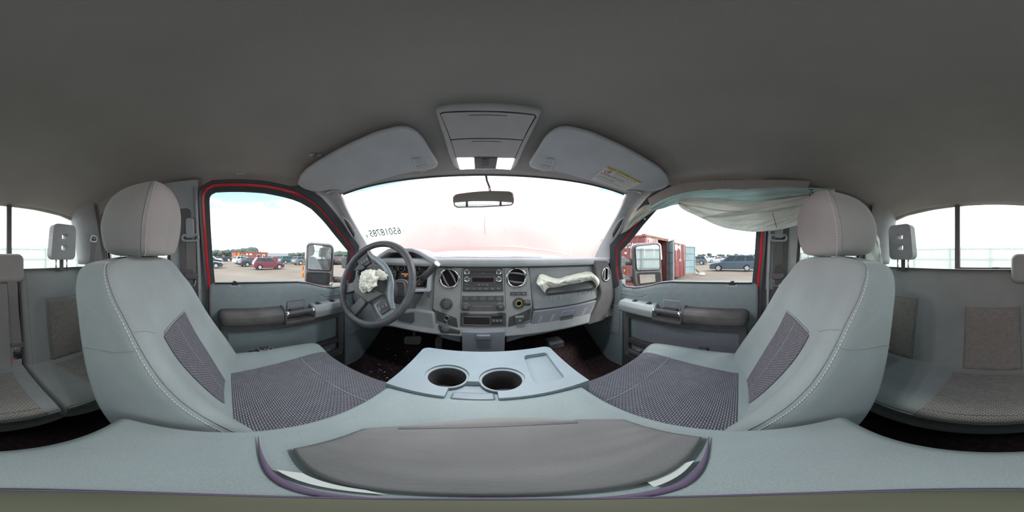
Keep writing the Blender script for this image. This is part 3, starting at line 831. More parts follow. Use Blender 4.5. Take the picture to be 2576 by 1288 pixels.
def seat(s, dy, label, who):
    T = thing('front_seat', (s * .43, .12, -.80), label, 'seat', 'front bucket seats')
    # backrest
    L = Loft(back_rings(s, dy)).orient()
    bk = obj('backrest', L.mesh(88, 56), 'knit', T, smooth=True)
    uu = lambda i: i / NS
    pn = L.patch(lambda b: uu(6.35 - .2 * b + .5 * (1 - b) ** 2), lambda b: uu(9.8 + .5 * b - .5 * (1 - b) ** 2), .06, .375, .0022, 30, 30)
    obj('woven_insert', pn, 'weave', bk, smooth=True)
    pn = L.patch(uu(6.7), uu(9.3), .0, .07, .0022, 10, 6); pn.free()
    bm = NB()
    top = [(uu(6.15 + (3.9 + .0) * t), .378) for t in [i / 20 for i in range(21)]]
    tube(bm, [L.S(a, b) + L.N(a, b) * .0015 for a, b in top], .0022, 6)
    obj('panel_piping', bm, 'seam', bk, smooth=True)
    bm = NB(); tube(bm, L.curve(lambda t: (uu(8), .37 - .33 * t), 20, .0016), .0010, 6)
    obj('centre_seam', bm, 'seam', bk, smooth=True)
    # corner seams with light stitching, inner and outer
    for i0 in (13.55, 2.45):
        fn = lambda t: (uu(i0), .10 + .80 * t)
        bm = NB(); tube(bm, L.curve(fn, 60, .0006), .0016, 6); obj('corner_seam', bm, 'seam', bk, smooth=True)
        i1 = i0 + (.33 if i0 > 8 else -.33)
        bm = NB(); stitches(bm, L.curve(lambda t: (uu(i1), .10 + .80 * t), 160, .0012), .0042, .0032, .0008); tag(obj('stitching', bm, 'thread', bk), kind='stuff')
    bm = NB(); tube(bm, L.curve(lambda t: (uu(13.6 + 3.3 * t), .405 - .055 * t ** 1.3), 24, .0006), .0010, 6)
    obj('side_seam', bm, 'seam', bk, smooth=True)
    bm = NB(); tube(bm, L.curve(lambda t: (uu(11.4 + 2.1 * t), .405 + .03 * math.sin(PI / 2 * t)), 24, .0004), .0009, 6)
    obj('shoulder_seam', bm, 'seam', bk, smooth=True)
    # headrest
    hz = [(-.004, .080, .040), (.002, .108, .060), (.018, .128, .070), (.065, .142, .076), (.115, .138, .077), (.155, .121, .073), (.187, .094, .064), (.210, .064, .050), (.225, .036, .032), (.231, .012, .012)]
    HS = [(-1, 0), (-.98, .55), (-.88, .92), (-.5, 1.02), (0, 1.05), (.5, 1.02), (.88, .92), (.98, .55), (1, 0), (.97, -.6), (.8, -.93), (.4, -1.0), (0, -1.0), (-.4, -1.0), (-.8, -.93), (-.97, -.6)]
    zt = 1.0 if s < 0 else .90
    hr = []
    for z, hw, hd in hz:
        yc = -.243 + .10 * max(0, z - .02) * .9 + dy * 3.0
        hr.append([(s * .433 + a * hw * (-1 if s > 0 else 1), yc + d * hd, z * zt + .004 - (.010 * (a if 1 else 0) if z > .1 else 0)) for a, d in HS])
    H = Loft(hr).orient()
    h = obj('headrest', H.mesh(64, 44), 'knit_top', T, smooth=True)
    n_ = len(HS)
    for i0 in (6.25,):
        bm = NB(); tube(bm, H.curve(lambda t: (i0 / n_, .05 + .90 * t), 50, .0006), .0014, 6); obj('headrest_seam', bm, 'seam', h, smooth=True)
        i1 = i0 + (-.28 if i0 > 4 else .28)
        bm = NB(); stitches(bm, H.curve(lambda t: (i1 / n_, .06 + .88 * t), 120, .001), .0036, .0028, .0008); tag(obj('stitching', bm, 'thread', h), kind='stuff')
    for xx in (-.055, .055):
        bm = NB(); tube(bm, [(s * .433 + xx, -.245 + dy, -.03), (s * .433 + xx, -.243 + dy * 1.6, .04)], .006, 10)
        obj('headrest_post', bm, 'steel', h, smooth=True, auto=50)
        bm = NB(); lathe(bm, (s * .433 + xx, -.243 + dy * 1.3, -.004), (0, 0, 1), [(.020, 0), (.019, .010), (.012, .016)], 20)
        obj('post_collar', bm, 'light_plastic', h, smooth=True, auto=50)
    # cushion
    CS = [(-1.0, -.62), (-1.02, -.52), (-1.0, -.462), (-.93, -.436), (-.80, -.438), (-.64, -.455), (-.4, -.460), (0, -.462), (.4, -.460), (.64, -.457), (.80, -.452), (.93, -.452), (1.0, -.475), (1.02, -.53), (1.0, -.62), (.5, -.64), (0, -.64), (-.5, -.64)]
    CY = [(-.17, .90, -.012, .96), (-.05, .98, -.008, 1), (.05, 1.0, 0, 1), (.16, 1.02, .004, 1), (.27, 1.03, .004, 1), (.345, 1.02, 0, 1), (.385, .99, -.008, 1), (.408, .93, -.026, .9), (.416, .86, -.055, .7), (.415, .80, -.085, .5)]
    nC = len(CS); rings = []
    for y, k, dz, hs in CY:
        ring = []
        for a, z in CS:
            zz = z + dz if z > -.6 else z + .0
            if hs < 1: zz = -.56 + (zz + .56) * hs if z > -.6 else -.56 - (.08 * hs)
            ring.append((s * .432 + a * .226 * k * (-1 if s > 0 else 1), y + dy * .5, zz))
        rings.append(ring)
    Cn = Loft(rings).orient()
    cu = obj('cushion', Cn.mesh(80, 50), 'knit', T, smooth=True)
    u2 = lambda i: i / nC
    pn = Cn.patch(lambda b: u2(5.1 + .9 * (1 - min(1, b * 1.6)) ** 1.5), lambda b: u2(10.7), .18, .80, .002, 34, 44)
    wv = obj('woven_insert', pn, 'weave', cu, smooth=True)
    for fn_, of_, rr_ in ((lambda t: (u2(5.05 + .9 * (1 - min(1, t * 1.6)) ** 1.5), .18 + .62 * t), .0012, .002), (lambda t: (u2(5.05 + 5.7 * t), .80), .0012, .002), (lambda t: (u2(5.1 + 5.5 * t), .445), .0026, .0015), (lambda t: (u2(10.75), .18 + .62 * t), .0012, .002)):
        bm = NB(); tube(bm, Cn.curve(fn_, 40, of_), rr_, 6); obj('panel_piping', bm, 'seam', cu, smooth=True)
    bm = NB(); tube(bm, Cn.curve(lambda t: (u2(2.6), .10 + .75 * t), 40, .0006), .0015, 6); obj('bolster_seam', bm, 'seam', cu, smooth=True)
    if s < 0:   # torn bolster
        bm = NB(); c0 = Cn.S(u2(2.9), .42); c1 = Cn.S(u2(2.8), .60)
        pts = []
        for i in range(14):
            t = i / 13; p = Cn.S(u2(2.9 + .15 * sm((t * 8, 0, 3))), .250 + .115 * t); pts.append(p)
        for i, p in enumerate(pts):
            pass
        wds = [.002, .005, .009, .006, .010, .014, .009, .013, .009, .010, .006, .008, .004, .001]
        tube(bm, [p + V((0, 0, .001)) for p in pts], wds, 8, flat=.35)
        tr = obj('torn_patch', bm, 'bulkhead', cu, label='dark ragged tear on the outer bolster')
        bm = NB()
        for i in range(12):
            p = random.choice(pts) + V((random.uniform(-.008, .008), random.uniform(-.01, .01), .003))
            tube(bm, [p, p + V((random.uniform(-.010, .010), random.uniform(-.014, .014), random.uniform(.002, .008)))], .0006, 4)
        tag(obj('loose_threads', bm, 'thread', tr), kind='stuff')
    # base under the cushion
    bm = NB(); box(bm, (s * .43 - .20, -.14, -.80), (s * .43 + .20, .33, -.60)); obj('seat_base', bm, 'black', T, bevel=.02, seg=3)
    bm = NB()
    x0 = s * .652
    prism(bm, [(x0, a, b) for a, b in rrect(-.15, .30, -.66, -.56, .03)], (s * .012, 0, 0)); obj('side_shield', bm, 'dark_plastic', T, bevel=.004)
    return T
seat(-1, 0, 'grey cloth driver seat with tall headrest and torn outer bolster', 'driver')
seat(1, -.014, 'grey cloth passenger seat with low headrest and unworn cushion', 'passenger')

# ================================================================== FOLDED CENTRE SEAT / CONSOLE
A = thing('centre_armrest', (0, .15, -.80), 'folded grey cloth centre seat back with moulded cup holder tray on its front end', 'armrest')
AS = [(-1, -.47), (-1.0, -.40), (-1.0, -.368), (-.975, -.348), (-.92, -.3405), (-.5, -.338), (0, -.337), (.5, -.338), (.92, -.3405), (.975, -.348), (1, -.368), (1, -.40), (1, -.47), (.6, -.475), (0, -.475), (-.6, -.475)]
AY = [(-.140, .90, .55), (-.137, .95, .82), (-.128, .98, .97), (-.10, .995, 1), (0, 1, 1), (.1, 1, 1), (.2, 1, 1), (.262, 1, 1), (.276, 1, .985), (.282, .995, .95)]
rings = [[(.002 + a * .19 * k, y - .006 * a * a * (1 if j < 4 else 0), -.475 + (z + .475) * h) for a, z in AS] for j, (y, k, h) in enumerate(AY)]
AL = Loft(rings).orient()
ab = obj('armrest_body', AL.mesh(80, 60), 'knit', A, smooth=True)
bm = NB(); tube(bm, [(x, .0205 + .016 * (abs(x) / .16) ** 2 - .006 * abs(x) / .16, -.3365) for x in [-.165 + .0165 * i for i in range(21)]], [.0004 + .0030 * math.sin(PI * i / 20) for i in range(21)], 8, flat=.4)
obj('cover_seam', bm, 'purple', ab, smooth=True, label='dark violet seam across the cloth')
# lower hinge side and centre cushion beneath
bm = NB(); box(bm, (-.18, -.12, -.62), (.18, .44, -.47)); obj('centre_cushion', bm, 'knit', A, bevel=.03, seg=4)
bm = NB(); box(bm, (-.17, -.10, -.80), (.17, .40, -.60)); obj('base', bm, 'black', A, bevel=.01)
# tray
TX0, TX1, TY0, TY1, TZ = -.188, .208, .276, .498, -.330
out_ = []
bm = NB()
cor = rrect(TX0, TX1, TY0, TY1, .024, 5)
cor = [(x, y) if y > .4 else (x + (.012 if x > 0 else -.006) * 0, max(y, TY0)) for x, y in cor]
base = [(TX0 + .004, TY0), (TX1 - .004, TY0)]
ol = [(TX1, TY0), ] + [p for p in cor if p[1] > .4][::1] 
ol = [(TX1 + .001, TY0)] + [(x, y) for x, y in cor if y > .4] + [(TX0 - .001, TY0)]
va = prism(bm, [(x, y - .010 * (1 - ((x - .01) / .2) ** 2) * (1 if y > .4 else 0), TZ - .085) for x, y in ol], (0, 0, .085))
cuts = []
CUPS = ((-.082, .360), (.040, .352))
for cx, cy in CUPS:
    c = NB(); lathe(c, (cx, cy, TZ - .078), (0, 0, 1), [(.0445, 0), (.0445, .072), (.0505, .0725), (.0505, .12)], 40); cuts.append(c)
c = NB(); box(c, (-.068, .262, TZ - .016), (.026, .340, TZ + .02)); cuts.append(c)
c = NB(); prism(c, [(x, y, TZ - .014) for x, y in [(a + (b - .38) * .09, b) for a, b in rrect(.108, .178, .312, .458, .012, 4)]], (0, 0, .05)); cuts.append(c)
tray = booled('cup_tray', bm, cuts, 'tray_plastic', A, bevel=.006, seg=3)
for cx, cy in CUPS:
    bm = NB(); lathe(bm, (cx, cy, TZ - .077), (0, 0, 1), [(.001, 0), (.036, .0), (.0405, .006), (.0435, .063), (.0435, .066), (.0440, .066), (.0440, 0), (.001, -.001)], 40, closed=False)
    hl = obj('cup_holder', bm, 'dark_plastic', tray, smooth=True, auto=40, label='dark round cup well')
bm = NB()
for cx, cy in CUPS:
    bm = NB(); ring_torus(bm, (cx, cy, TZ - .0085), (0, 0, 1), .0465, .0030, 40, 8)
    obj('cup_rim', bm, 'light_plastic', tray, smooth=True)
bm = NB(); box(bm, (-.036, .350, TZ - .030), (-.006, .368, TZ - .006)); obj('cup_divider', bm, 'pad', tray, bevel=.004)
bm = NB(); prism(bm, [(-.058, .276, TZ - .018), (.020, .276, TZ - .018), (.020, .300, TZ - .018), (.014, .303, TZ - .018), (-.052, .303, TZ - .018), (-.058, .300, TZ - .018)], (0, 0, .012))
obj('lid_latch', bm, 'wheel_trim', tray, bevel=.004, seg=3, label='smooth blue grey lid latch')
# pads lying on the armrest
def f_pad(u, v):
    x = -.125 + .285 * u
    yb = .034 + .020 * (2 * u - 1) ** 2 * (1 if u < .5 else .2) + .0
    yt = .105 + .10 * math.sin(PI * min(1, (u * .92 + .04))) ** .55
    y = yb + (yt - yb) * v
    z = -.3335 + .012 * math.sin(PI * min(1, v * 1.0)) ** .7 * math.sin(PI * u) ** .35 + .004 * math.sin(u * 5 + v * 2) * v * (1 - v) + .0015 * sm((u * 3, v * 8, 1))
    return (x, y, z)
bm = NB(); grid(bm, f_pad, 60, 30)
gp = tag(obj('grey_cloth_pad', bm, 'felt', smooth=True, solid=.004), 'rumpled dark grey felt pad lying across the centre armrest', 'pad')
bm = NB()
def f_rim(u, v):
    a = V(f_pad(.12 + .70 * u, .90)); b = V(f_pad(.12 + .70 * u, 1.0)) + V((0, .010 * math.sin(PI * u), 0))
    p = a.lerp(b, v); p.z += .006 * math.sin(PI * v) + .003
    return p
grid(bm, f_rim, 40, 8); obj('pad_rim_lit', bm, 'felt_rim_lit', gp, smooth=True, label='front rim of the pad with rim light painted in paler grey')
bm = NB(); lathe(bm, (0, -.010, -.338), (0, 0, 1), [(.030, 0), (.034, .001), (.034, .004), (.030, .006), (.001, .0065)], 40)
st = tag(obj('camera_stand_base', bm, 'olive', smooth=True, auto=50), 'small round olive stand base resting on the centre armrest', 'stand')
bm = NB(); ring_torus(bm, (0, -.010, -.335), (0, 0, 1), .036, .0022, 40, 6); obj('base_ring', bm, 'purple', st, smooth=True)
for x0, x1, y0, y1 in ((-.085, -.02, .026, .034), (.045, .105, .026, .036)):
    bm = NB(); prism(bm, [(x0, y0, -.335), (x1, y0 + .004, -.335), (x1 - .01, y1, -.335), (x0 + .012, y1 + .002, -.335)], (0, 0, .002))
    tag(obj('paper_strip', bm, 'paper'), 'white paper strip beside the pad, towards the ' + ('driver' if x0 < 0 else 'passenger') + ' seat', 'paper')

# ================================================================== REAR BENCH
def rear_seat(x0, x1, label, hx, panels_b, panels_c):
    T = thing('rear_bench', ((x0 + x1) / 2, -.55, -.80), label, 'seat', 'rear bench sections')
    cx, hw = (x0 + x1) / 2, (x1 - x0) / 2
    def ringxz(y0, y1, rr, z): pass
    # backrest: rings over z
    rb = []
    prof = [(-.62, .85, .0), (-.57, 1, .0), (-.40, 1, .0), (-.22, 1, .0), (-.12, 1, -.003), (-.088, 1, -.012), (-.072, .985, -.035), (-.066, .95, -.06)]
    N_ = 40
    for k, (z, sc, dy) in enumerate(prof):
        yf = -.675 - (z + .57) * .20 + dy; yb = -.80 - (z + .57) * .12 - dy * .5 + .02
        if k == 7: yf = yb + .035
        ring = []
        for i in range(N_):
            a = 2 * PI * i / N_; ca, sa = math.cos(a), math.sin(a); e_ = .12
            X = math.copysign(abs(ca) ** e_, ca); Y = math.copysign(abs(sa) ** .5, sa)
            ring.append((cx + X * hw * (1 if sc > .99 else (1 - (1 - sc) * .1)), (yf + yb) / 2 + Y * (yf - yb) / 2, z))
        rb.append(ring)
    L = Loft(rb)
    bk = obj('backrest', L.mesh(160, 40), 'knit_rear', T, smooth=True)
    def front_y(z): return -.675 - (z + .57) * .20 + .0025
    for a, b, zt in panels_b:
        bm = NB(); grid(bm, lambda u, v: (a + (b - a) * u, front_y(-.575 + (zt + .575) * v), -.575 + (zt + .575) * v), 14, 14)
        obj('woven_insert', bm, 'weave_rear', bk, smooth=True, solid=.0015)
        bm = NB(); zt_ = zt
        tube(bm, [(a, front_y(-.57) + .001, -.57), (a, front_y(zt) + .001, zt), (b, front_y(zt) + .001, zt), (b, front_y(-.57) + .001, -.57)], .0018, 5); obj('panel_piping', bm, 'seam', bk)
    # cushion
    rc = []
    CSx = [(-1, -.66), (-1, -.60), (-.99, -.582), (-.96, -.573), (-.8, -.570), (-.4, -.568), (0, -.567), (.4, -.568), (.8, -.570), (.96, -.573), (.99, -.582), (1, -.60), (1, -.66), (.5, -.69), (0, -.69), (-.5, -.69)]
    if hw > .3: CSx = [(1 - (1 - abs(a)) * .5 if abs(a) > .9 else a, z) if False else (math.copysign(1 - (1 - abs(a)) * .5, a) if abs(a) > .9 else a, z) for a, z in CSx]
    for y, h, hs in ((-.74, .0, .6), (-.72, 0, .95), (-.66, 0, 1), (-.55, .004, 1), (-.47, .004, 1), (-.41, -.002, 1), (-.382, -.012, 1), (-.368, -.035, .8), (-.366, -.055, .55), (-.372, -.07, .3)):
        rc.append([(cx + a * hw * (1 if hs > .7 else .985), y + .015 * (1 - (a) ** 2) * (1 if y > -.5 else 0), (z + h if z > -.65 else z + (1 - hs) * .04) if hs > .9 else (-.64 + (z + h * .3 + .64) * hs)) for a, z in CSx])
    C = Loft(rc).orient()
    cu = obj('cushion', C.mesh(120, 44), 'knit_rear', T, smooth=True)
    def top_at(x, v):
        # u for a given x on the upper side
        best = min(range(0, 121), key=lambda i: abs(C.S((2.5 + 7 * i / 120) / 16, v).x - x)); u = (2.5 + 7 * best / 120) / 16
        return u
    for (a0, a1, b0, b1) in panels_c:      # rear x range, front x range
        ua0, ua1 = top_at(a0, .26), top_at(a1, .26); ub0, ub1 = top_at(b0, .8), top_at(b1, .8)
        for va, vb in ((.25, .60), (.61, .93)):
            fa, fb = (va - .25) / .68, (vb - .25) / .68
            pn = C.patch(lambda q: ua0 + (ub0 - ua0) * (fa + (fb - fa) * q), lambda q: ua1 + (ub1 - ua1) * (fa + (fb - fa) * q), va, vb, .002, 24, 20)
            obj('woven_insert', pn, 'weave_rear', cu, smooth=True)
        for q0, q1 in ((ua0, ub0), (ua1, ub1)):
            bm = NB(); tube(bm, C.curve(lambda t: (q0 + (q1 - q0) * t, .25 + .6 * t), 20, .001), .0018, 5)
            obj('panel_piping', bm, 'seam', cu, smooth=True)
    bm = NB(); tube(bm, C.curve(lambda t: ((2.8 + 6.4 * t) / 16, .80), 60, .001), .0022, 6); obj('front_welt', bm, 'seam', cu, smooth=True)
    bm = NB(); box(bm, (x0 + .03, -.74, -.80), (x1 - .03, -.45, -.68)); obj('seat_base', bm, 'black', T, bevel=.01)
    return T
RL = rear_seat(-.69, -.241, 'narrow grey rear bench section behind the driver seat', None, [(-.66, -.365, -.222)], [(-.60, -.36, -.62, -.42)])
RR = rear_seat(-.226, .69, 'wide grey rear bench section behind the centre and passenger seats', None, [(-.115, .140, -.240), (.385, .66, -.225)], [(-.16, .165, -.185, .20), (.42, .62, .44, .64)])
bm = NB(); tube(bm, [(.262, -.776, -.085), (.262, -.760, -.15), (.258, -.745, -.235)], .0016, 5); obj('back_seam', bm, 'seam', RR)
# slotted headrests
for par, hx in ((RL, -.474), (RR, .492)):
    bm = NB(); pts = rrect(hx - .078, hx + .078, -.020, .172, .030, 5)
    prism(bm, [(x * 1.0, -.795 + .015 * (z > .1), z) for x, z in [(hx + (x - hx) * (.90 + .10 * (1 - (z + .02) / .19)), z) for x, z in pts]], (0, .050, 0))
    cuts = []
    for z0 in (.032, .092):
        c = NB(); prism(c, [(a, -.85, b) for a, b in rrect(hx - .020, hx + .018, z0, z0 + .027, .006, 3)], (0, .20, 0)); cuts.append(c)
    h = booled('slotted_headrest', bm, cuts, 'dash_plastic', par, bevel=.014, seg=4, label='grey plastic headrest with two rectangular holes')
    for dx in (-.035, .035):
        bm = NB(); tube(bm, [(hx + dx, -.77, -.085), (hx + dx, -.77, -.01)], .004, 8)
        obj('headrest_post', bm, 'steel', h, smooth=True)
    bm = NB(); box(bm, (hx - .012, -.775, -.085), (hx + .010, -.768, -.01)); obj('top_strap', bm, 'belt', h)
bm = NB(); pts = rrect(-.245, -.075, -.125, .010, .030, 5)
prism(bm, [(x, -.80, z) for x, z in pts], (0, .075, 0))
obj('centre_headrest', bm, 'knit_top', RR, bevel=.020, seg=5, label='low soft grey centre headrest')

# ================================================================== SEAT BELTS
def strap(bm, pts, wdir, w, th=.0016):
    pts = [V(p) for p in pts]; wdir = V(wdir).normalized() * w / 2
    a = [bm.verts.new(p - wdir) for p in pts]; b = [bm.verts.new(p + wdir) for p in pts]
    for i in range(len(pts) - 1): bm.faces.new((a[i], b[i], b[i + 1], a[i + 1]))
    return bm
for s, lab in ((-1, 'dark grey seat belt hanging on the driver side pillar'), (1, 'dark grey seat belt hanging on the passenger side pillar')):
    bx = lambda z: SX(s, side_x(z) + .048)
    yc = -.160 if s < 0 else -.168
    B = thing('seat_belt', (bx(-.3), yc, -.78), lab, 'belt', 'front seat belts')
    bm = NB(); pts = [(bx(z) , yc + .002 * math.sin(z * 20), z) for z in (.06, 0, -.04, -.085)]
    strap(bm, pts, (0, 1, 0), .044); obj('webbing', bm, 'belt_light' if s < 0 else 'belt', B, solid=.0018)
    bm = NB(); pts = [(SX(s, side_x(z) + .038), yc - .006, z) for z in (.055, -.09, -.3, -.55, -.78)]
    strap(bm, pts, (0, 1, 0), .044); obj('lower_webbing', bm, 'belt', B, solid=.0018)
    bm = NB(); prism(bm, [(SX(s, side_x(z) + .034), y, z) for y, z in rrect(yc - .019, yc + .019, .078, .165, .014)], (SX(s, 0) * 0 + (-s) * .016, 0, 0)); obj('height_adjuster', bm, 'light_plastic' if s < 0 else 'dash_plastic', B, bevel=.005)
    bm = NB(); zz = .062
    rg = [(-.022, .066, 0), (-.031, .070, 0), (-.036, .079, 0), (-.031, .090, 0), (-.022, .092, 0), (-.012, .084, 0), (.012, .084, 0), (.022, .092, 0), (.031, .090, 0), (.036, .079, 0), (.031, .070, 0), (.022, .066, 0), (-.022, .066, 0)]
    tube(bm, [(SX(s, side_x(zz) + .052), yc + q.x, q.y) for q in [spl(rg, i / 48) for i in range(49)]], .0055, 8)
    obj('belt_ring', bm, 'light_plastic' if s < 0 else 'dash_plastic', B, smooth=True)
    bm = NB(); prism(bm, [(bx(-.09) + .004 * -s, yc + y, z) for y, z in ((-.030, -.078), (-.034, -.090), (-.022, -.104), (.022, -.104), (.034, -.090), (.030, -.078))], (-s * .008, 0, 0)); obj('tongue_cover', bm, 'bezel', B, bevel=.003)
    bm = NB(); tube(bm, [(bx(-.11), yc + y, z) for y, z in ((-.013, -.104), (-.012, -.138), (.012, -.138), (.013, -.104))], .003, 6); obj('metal_tongue', bm, 'chrome', B, smooth=True)
# rear belts
B = thing('rear_seat_belt', (-.68, -.74, -.1), 'rear seat belt through the ring on the corner trim behind the driver', 'belt')
bm = NB(); c = PY(232, 603, -.72); tube(bm, [c + V((q.x, .012, q.y)) for q in [spl([(-.02, -.012, 0), (-.026, .006, 0), (-.012, .022, 0), (.012, .020, 0), (.022, .004, 0), (.018, -.012, 0), (-.02, -.012, 0)], i / 36) for i in range(37)]], .0045, 8); obj('belt_ring', bm, 'paper', B, smooth=True)
bm = NB(); lathe(bm, c + V((0, -.01, .008)), (0, 1, 0), [(.016, 0), (.016, .022), (.010, .028), (.002, .029)], 18); obj('ring_bolt', bm, 'bezel', B, smooth=True, auto=50)
bm = NB(); strap(bm, [c + V((0, .012, -.008)), c + V((.004, .012, -.06)), c + V((.010, .006, -.15)), c + V((.012, 0, -.30))], (1, 0, 0), .040); obj('webbing', bm, 'belt', B, solid=.0018)
B = thing('rear_centre_belt', (-.18, -.70, -.56), 'brown grey centre rear belt hanging from the low headrest into its buckle', 'belt')
pts = [PY(x, y, yy) for x, y, yy in ((28, 700, -.735), (33, 745, -.715), (37, 790, -.705), (41, 835, -.69), (44, 868, -.675))]
bm = NB(); strap(bm, pts, (1, 0, 0), .040); obj('webbing', bm, 'belt_light', B, solid=.0018)
e0 = pts[-1]
bm = NB(); prism(bm, [e0 + V((x, -.004, z)) for x, z in ((-.030, .012), (.030, .012), (.030, -.006), (.018, -.014), (-.018, -.014), (-.030, -.006))], (0, .010, 0)); obj('tongue_cover', bm, 'bezel', B, bevel=.003)
bm = NB(); prism(bm, [e0 + V((x, 0, z)) for x, z in ((-.017, -.013), (.017, -.013), (.012, -.042), (-.012, -.042))], (0, .005, 0)); obj('metal_tongue', bm, 'steel', B, bevel=.002)
bm = NB(); prism(bm, [e0 + V((x, -.008, z)) for x, z in ((-.018, -.040), (.018, -.040), (.016, -.080), (-.016, -.080))], (0, .022, 0)); bk = obj('buckle', bm, 'black', B, bevel=.004)
bm = NB(); box(bm, tuple(e0 + V((.008, .014, -.072))), tuple(e0 + V((.022, .020, -.062)))); obj('release_button', bm, 'red_lens', bk, bevel=.002, label='red release button')

# ================================================================== DASHBOARD
D = thing('dashboard', (0, .85, -.40), 'full width grey dashboard with centre controls, round chrome vents and open glove side', 'dashboard')
FY = .775
def yz(px, py, y): return PY(px, py, y)
def PYpoly(pts, y): return [PY(a, b, y) for a, b in pts]
def panel(name, pts, y0, y1, m, parent, bevel=.002, label=None, seg=2):   # polygon seen from the seat, front at y0, back at y1
    bm = NB(); prism(bm, PYpoly(pts, y0), (0, y1 - y0, 0))
    return obj(name, bm, m, parent, bevel=bevel, seg=seg, label=label)
def prect(name, x0, y0, x1, y1, yf, d, m, parent, bevel=.001, label=None, rr=0):
    a = PY(x0, y0, yf); b = PY(x1, y1, yf)
    bm = NB()
    if rr: prism(bm, [(x, yf, z) for x, z in rrect(a.x, b.x, b.z, a.z, rr)], (0, d, 0))
    else: box(bm, (a.x, yf, b.z), (b.x, yf + d, a.z))
    return obj(name, bm, m, parent, bevel=bevel, label=label)
# carcass
bm = NB()
prof = [(.79, -.050), (.785, -.28), (.742, -.405), (.79, -.43), (1.0, -.40), (1.08, -.06)]
prism(bm, [(-.765, y, z) for y, z in prof], (1.53, 0, 0))
cut = NB(); prism(cut, [(x, .70, z) for x, z in ((-.63, -.20), (-.27, -.20), (-.27, .1), (-.63, .1))], (0, .16, 0))
obj_c = booled('dash_carcass', bm, [cut], 'dash_plastic', D, bevel=.008, seg=3)
# padded top
def f_top(u, v):
    x = -.765 + 1.53 * u
    pr = [(.765, -.052), (.748, -.047), (.742, -.036), (.744, -.020), (.756, -.012), (.80, -.010), (.90, -.012), (1.0, -.016), (1.17, -.03)]
    k = v * 8; i = min(int(k), 7); t = k - i
    y = pr[i][0] + (pr[i + 1][0] - pr[i][0]) * t; z = pr[i][1] + (pr[i + 1][1] - pr[i][1]) * t
    ymax = 1.17 - .26 * (abs(x) / .77) ** 2.2
    return (x, min(y, max(.76, ymax)), z)
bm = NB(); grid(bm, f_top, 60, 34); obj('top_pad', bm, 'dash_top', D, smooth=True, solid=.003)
bm = NB(); box(bm, (-.30, .80, -.012), (.30, .835, -.004)); obj('defroster_grille', bm, 'dash_top', D, bevel=.003)
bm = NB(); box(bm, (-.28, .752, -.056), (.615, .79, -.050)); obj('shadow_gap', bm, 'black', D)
# binnacle hood and cluster
outer = [(932, 672), (938, 655), (952, 640), (974, 626), (985, 623), (1036, 624), (1058, 632), (1080, 645), (1100, 655), (1112, 668), (1098, 672), (1085, 690), (1080, 735), (936, 735), (928, 700)]
inner = [(939, 668), (948, 654), (976, 636), (1034, 634), (1052, 641), (1087, 662), (1074, 700), (1072, 725), (1066, 728), (940, 728), (935, 700)]
bm = NB(); va = PYpoly(outer, .735); prism(bm, va, (0, .21, 0))
cut = NB(); prism(cut, [p + V((0, -.1, 0)) for p in PYpoly(inner, .735)], (0, .30, 0))
bn = booled('gauge_hood', bm, [cut], 'dash_top', D, bevel=.006, seg=3)
bm = NB(); prism(bm, [V((p.x * 1.0, .835, p.z)) for p in PYpoly([(930, 672), (945, 650), (975, 632), (1036, 630), (1060, 640), (1094, 662), (1082, 728), (932, 730)], .76)], (0, .01, 0))
cl = obj('instrument_cluster', bm, 'cluster', D, bevel=.001)
a = PYpoly([(947, 700), (958, 662), (982, 645), (1034, 643), (1058, 655), (1075, 668), (1066, 718), (950, 720)], .815)
bm = NB(); prism(bm, a, (0, .02, 0)); obj('cluster_face', bm, 'dark_plastic', cl, bevel=.004)
def gauge(px, py, r, marks, num=True):
    c = PY(px, py, .812)
    bm = NB(); lathe(bm, c, (0, -1, 0), [(r * 1.15, 0), (r * 1.15, .010), (r, .012), (r, .003), (.0001, .003)], 28, closed=False)
    g = obj('gauge', bm, 'gauge', cl, smooth=True, auto=40)
    bm = NB(); ring_torus(bm, c + V((0, -.012, 0)), (0, 1, 0), r * 1.08, .0012, 28, 6); obj('gauge_ring', bm, 'steel', g, smooth=True)
    bm = NB()
    for i in range(marks):
        an = math.radians(215 - 250 * i / (marks - 1)); d = V((math.cos(an), 0, math.sin(an))); t_ = V((-d.z, 0, d.x)) * .0007
        p = c + V((0, -.0036, 0)); prism(bm, [p + d * r * .72 - t_, p + d * r * .72 + t_, p + d * r * .92 + t_, p + d * r * .92 - t_], (0, -.0003, 0))
    tag(obj('gauge_marks', bm, 'white_print', g), kind='stuff')
    bm = NB(); d = V((-.7, 0, -.6)).normalized(); p = c + V((0, -.005, 0)); tube(bm, [p, p + d * r * .8], [.0016, .0005], 6); obj('needle', bm, 'white_print', g)
    if r > .03:
        for i in range(5):
            an = math.radians(200 - 220 * i / 4); d = V((math.cos(an), 0, math.sin(an)))
            text_obj('gauge_number', str(20 * i if px > 1000 else 10 + 10 * i), r * .26, c + d * r * .52 + V((0, -.0038, 0)), (1, 0, 0), (0, 0, 1), 'white_print', g, 'CENTER')
for px, py, r in ((997, 673, .018), (1012.6, 674, .019), (1028, 673, .018), (1050, 673.5, .017)): gauge(px, py, r, 7)
gauge(984, 689, .037, 13); gauge(1058, 692, .036, 13)
dsp = prect('message_display', 1006, 685, 1034, 699, .810, .008, 'bezel', cl, .001)
c = PY(1020, 689.5, .8085); text_obj('display_text', 'Fuse Entry Mode', .0072, c, (1, 0, 0), (0, 0, 1), 'lit_text', dsp, 'CENTER')
c = PY(1020, 694, .8085); text_obj('display_text', 'Fault', .0072, c, (1, 0, 0), (0, 0, 1), 'lit_text', dsp, 'CENTER')
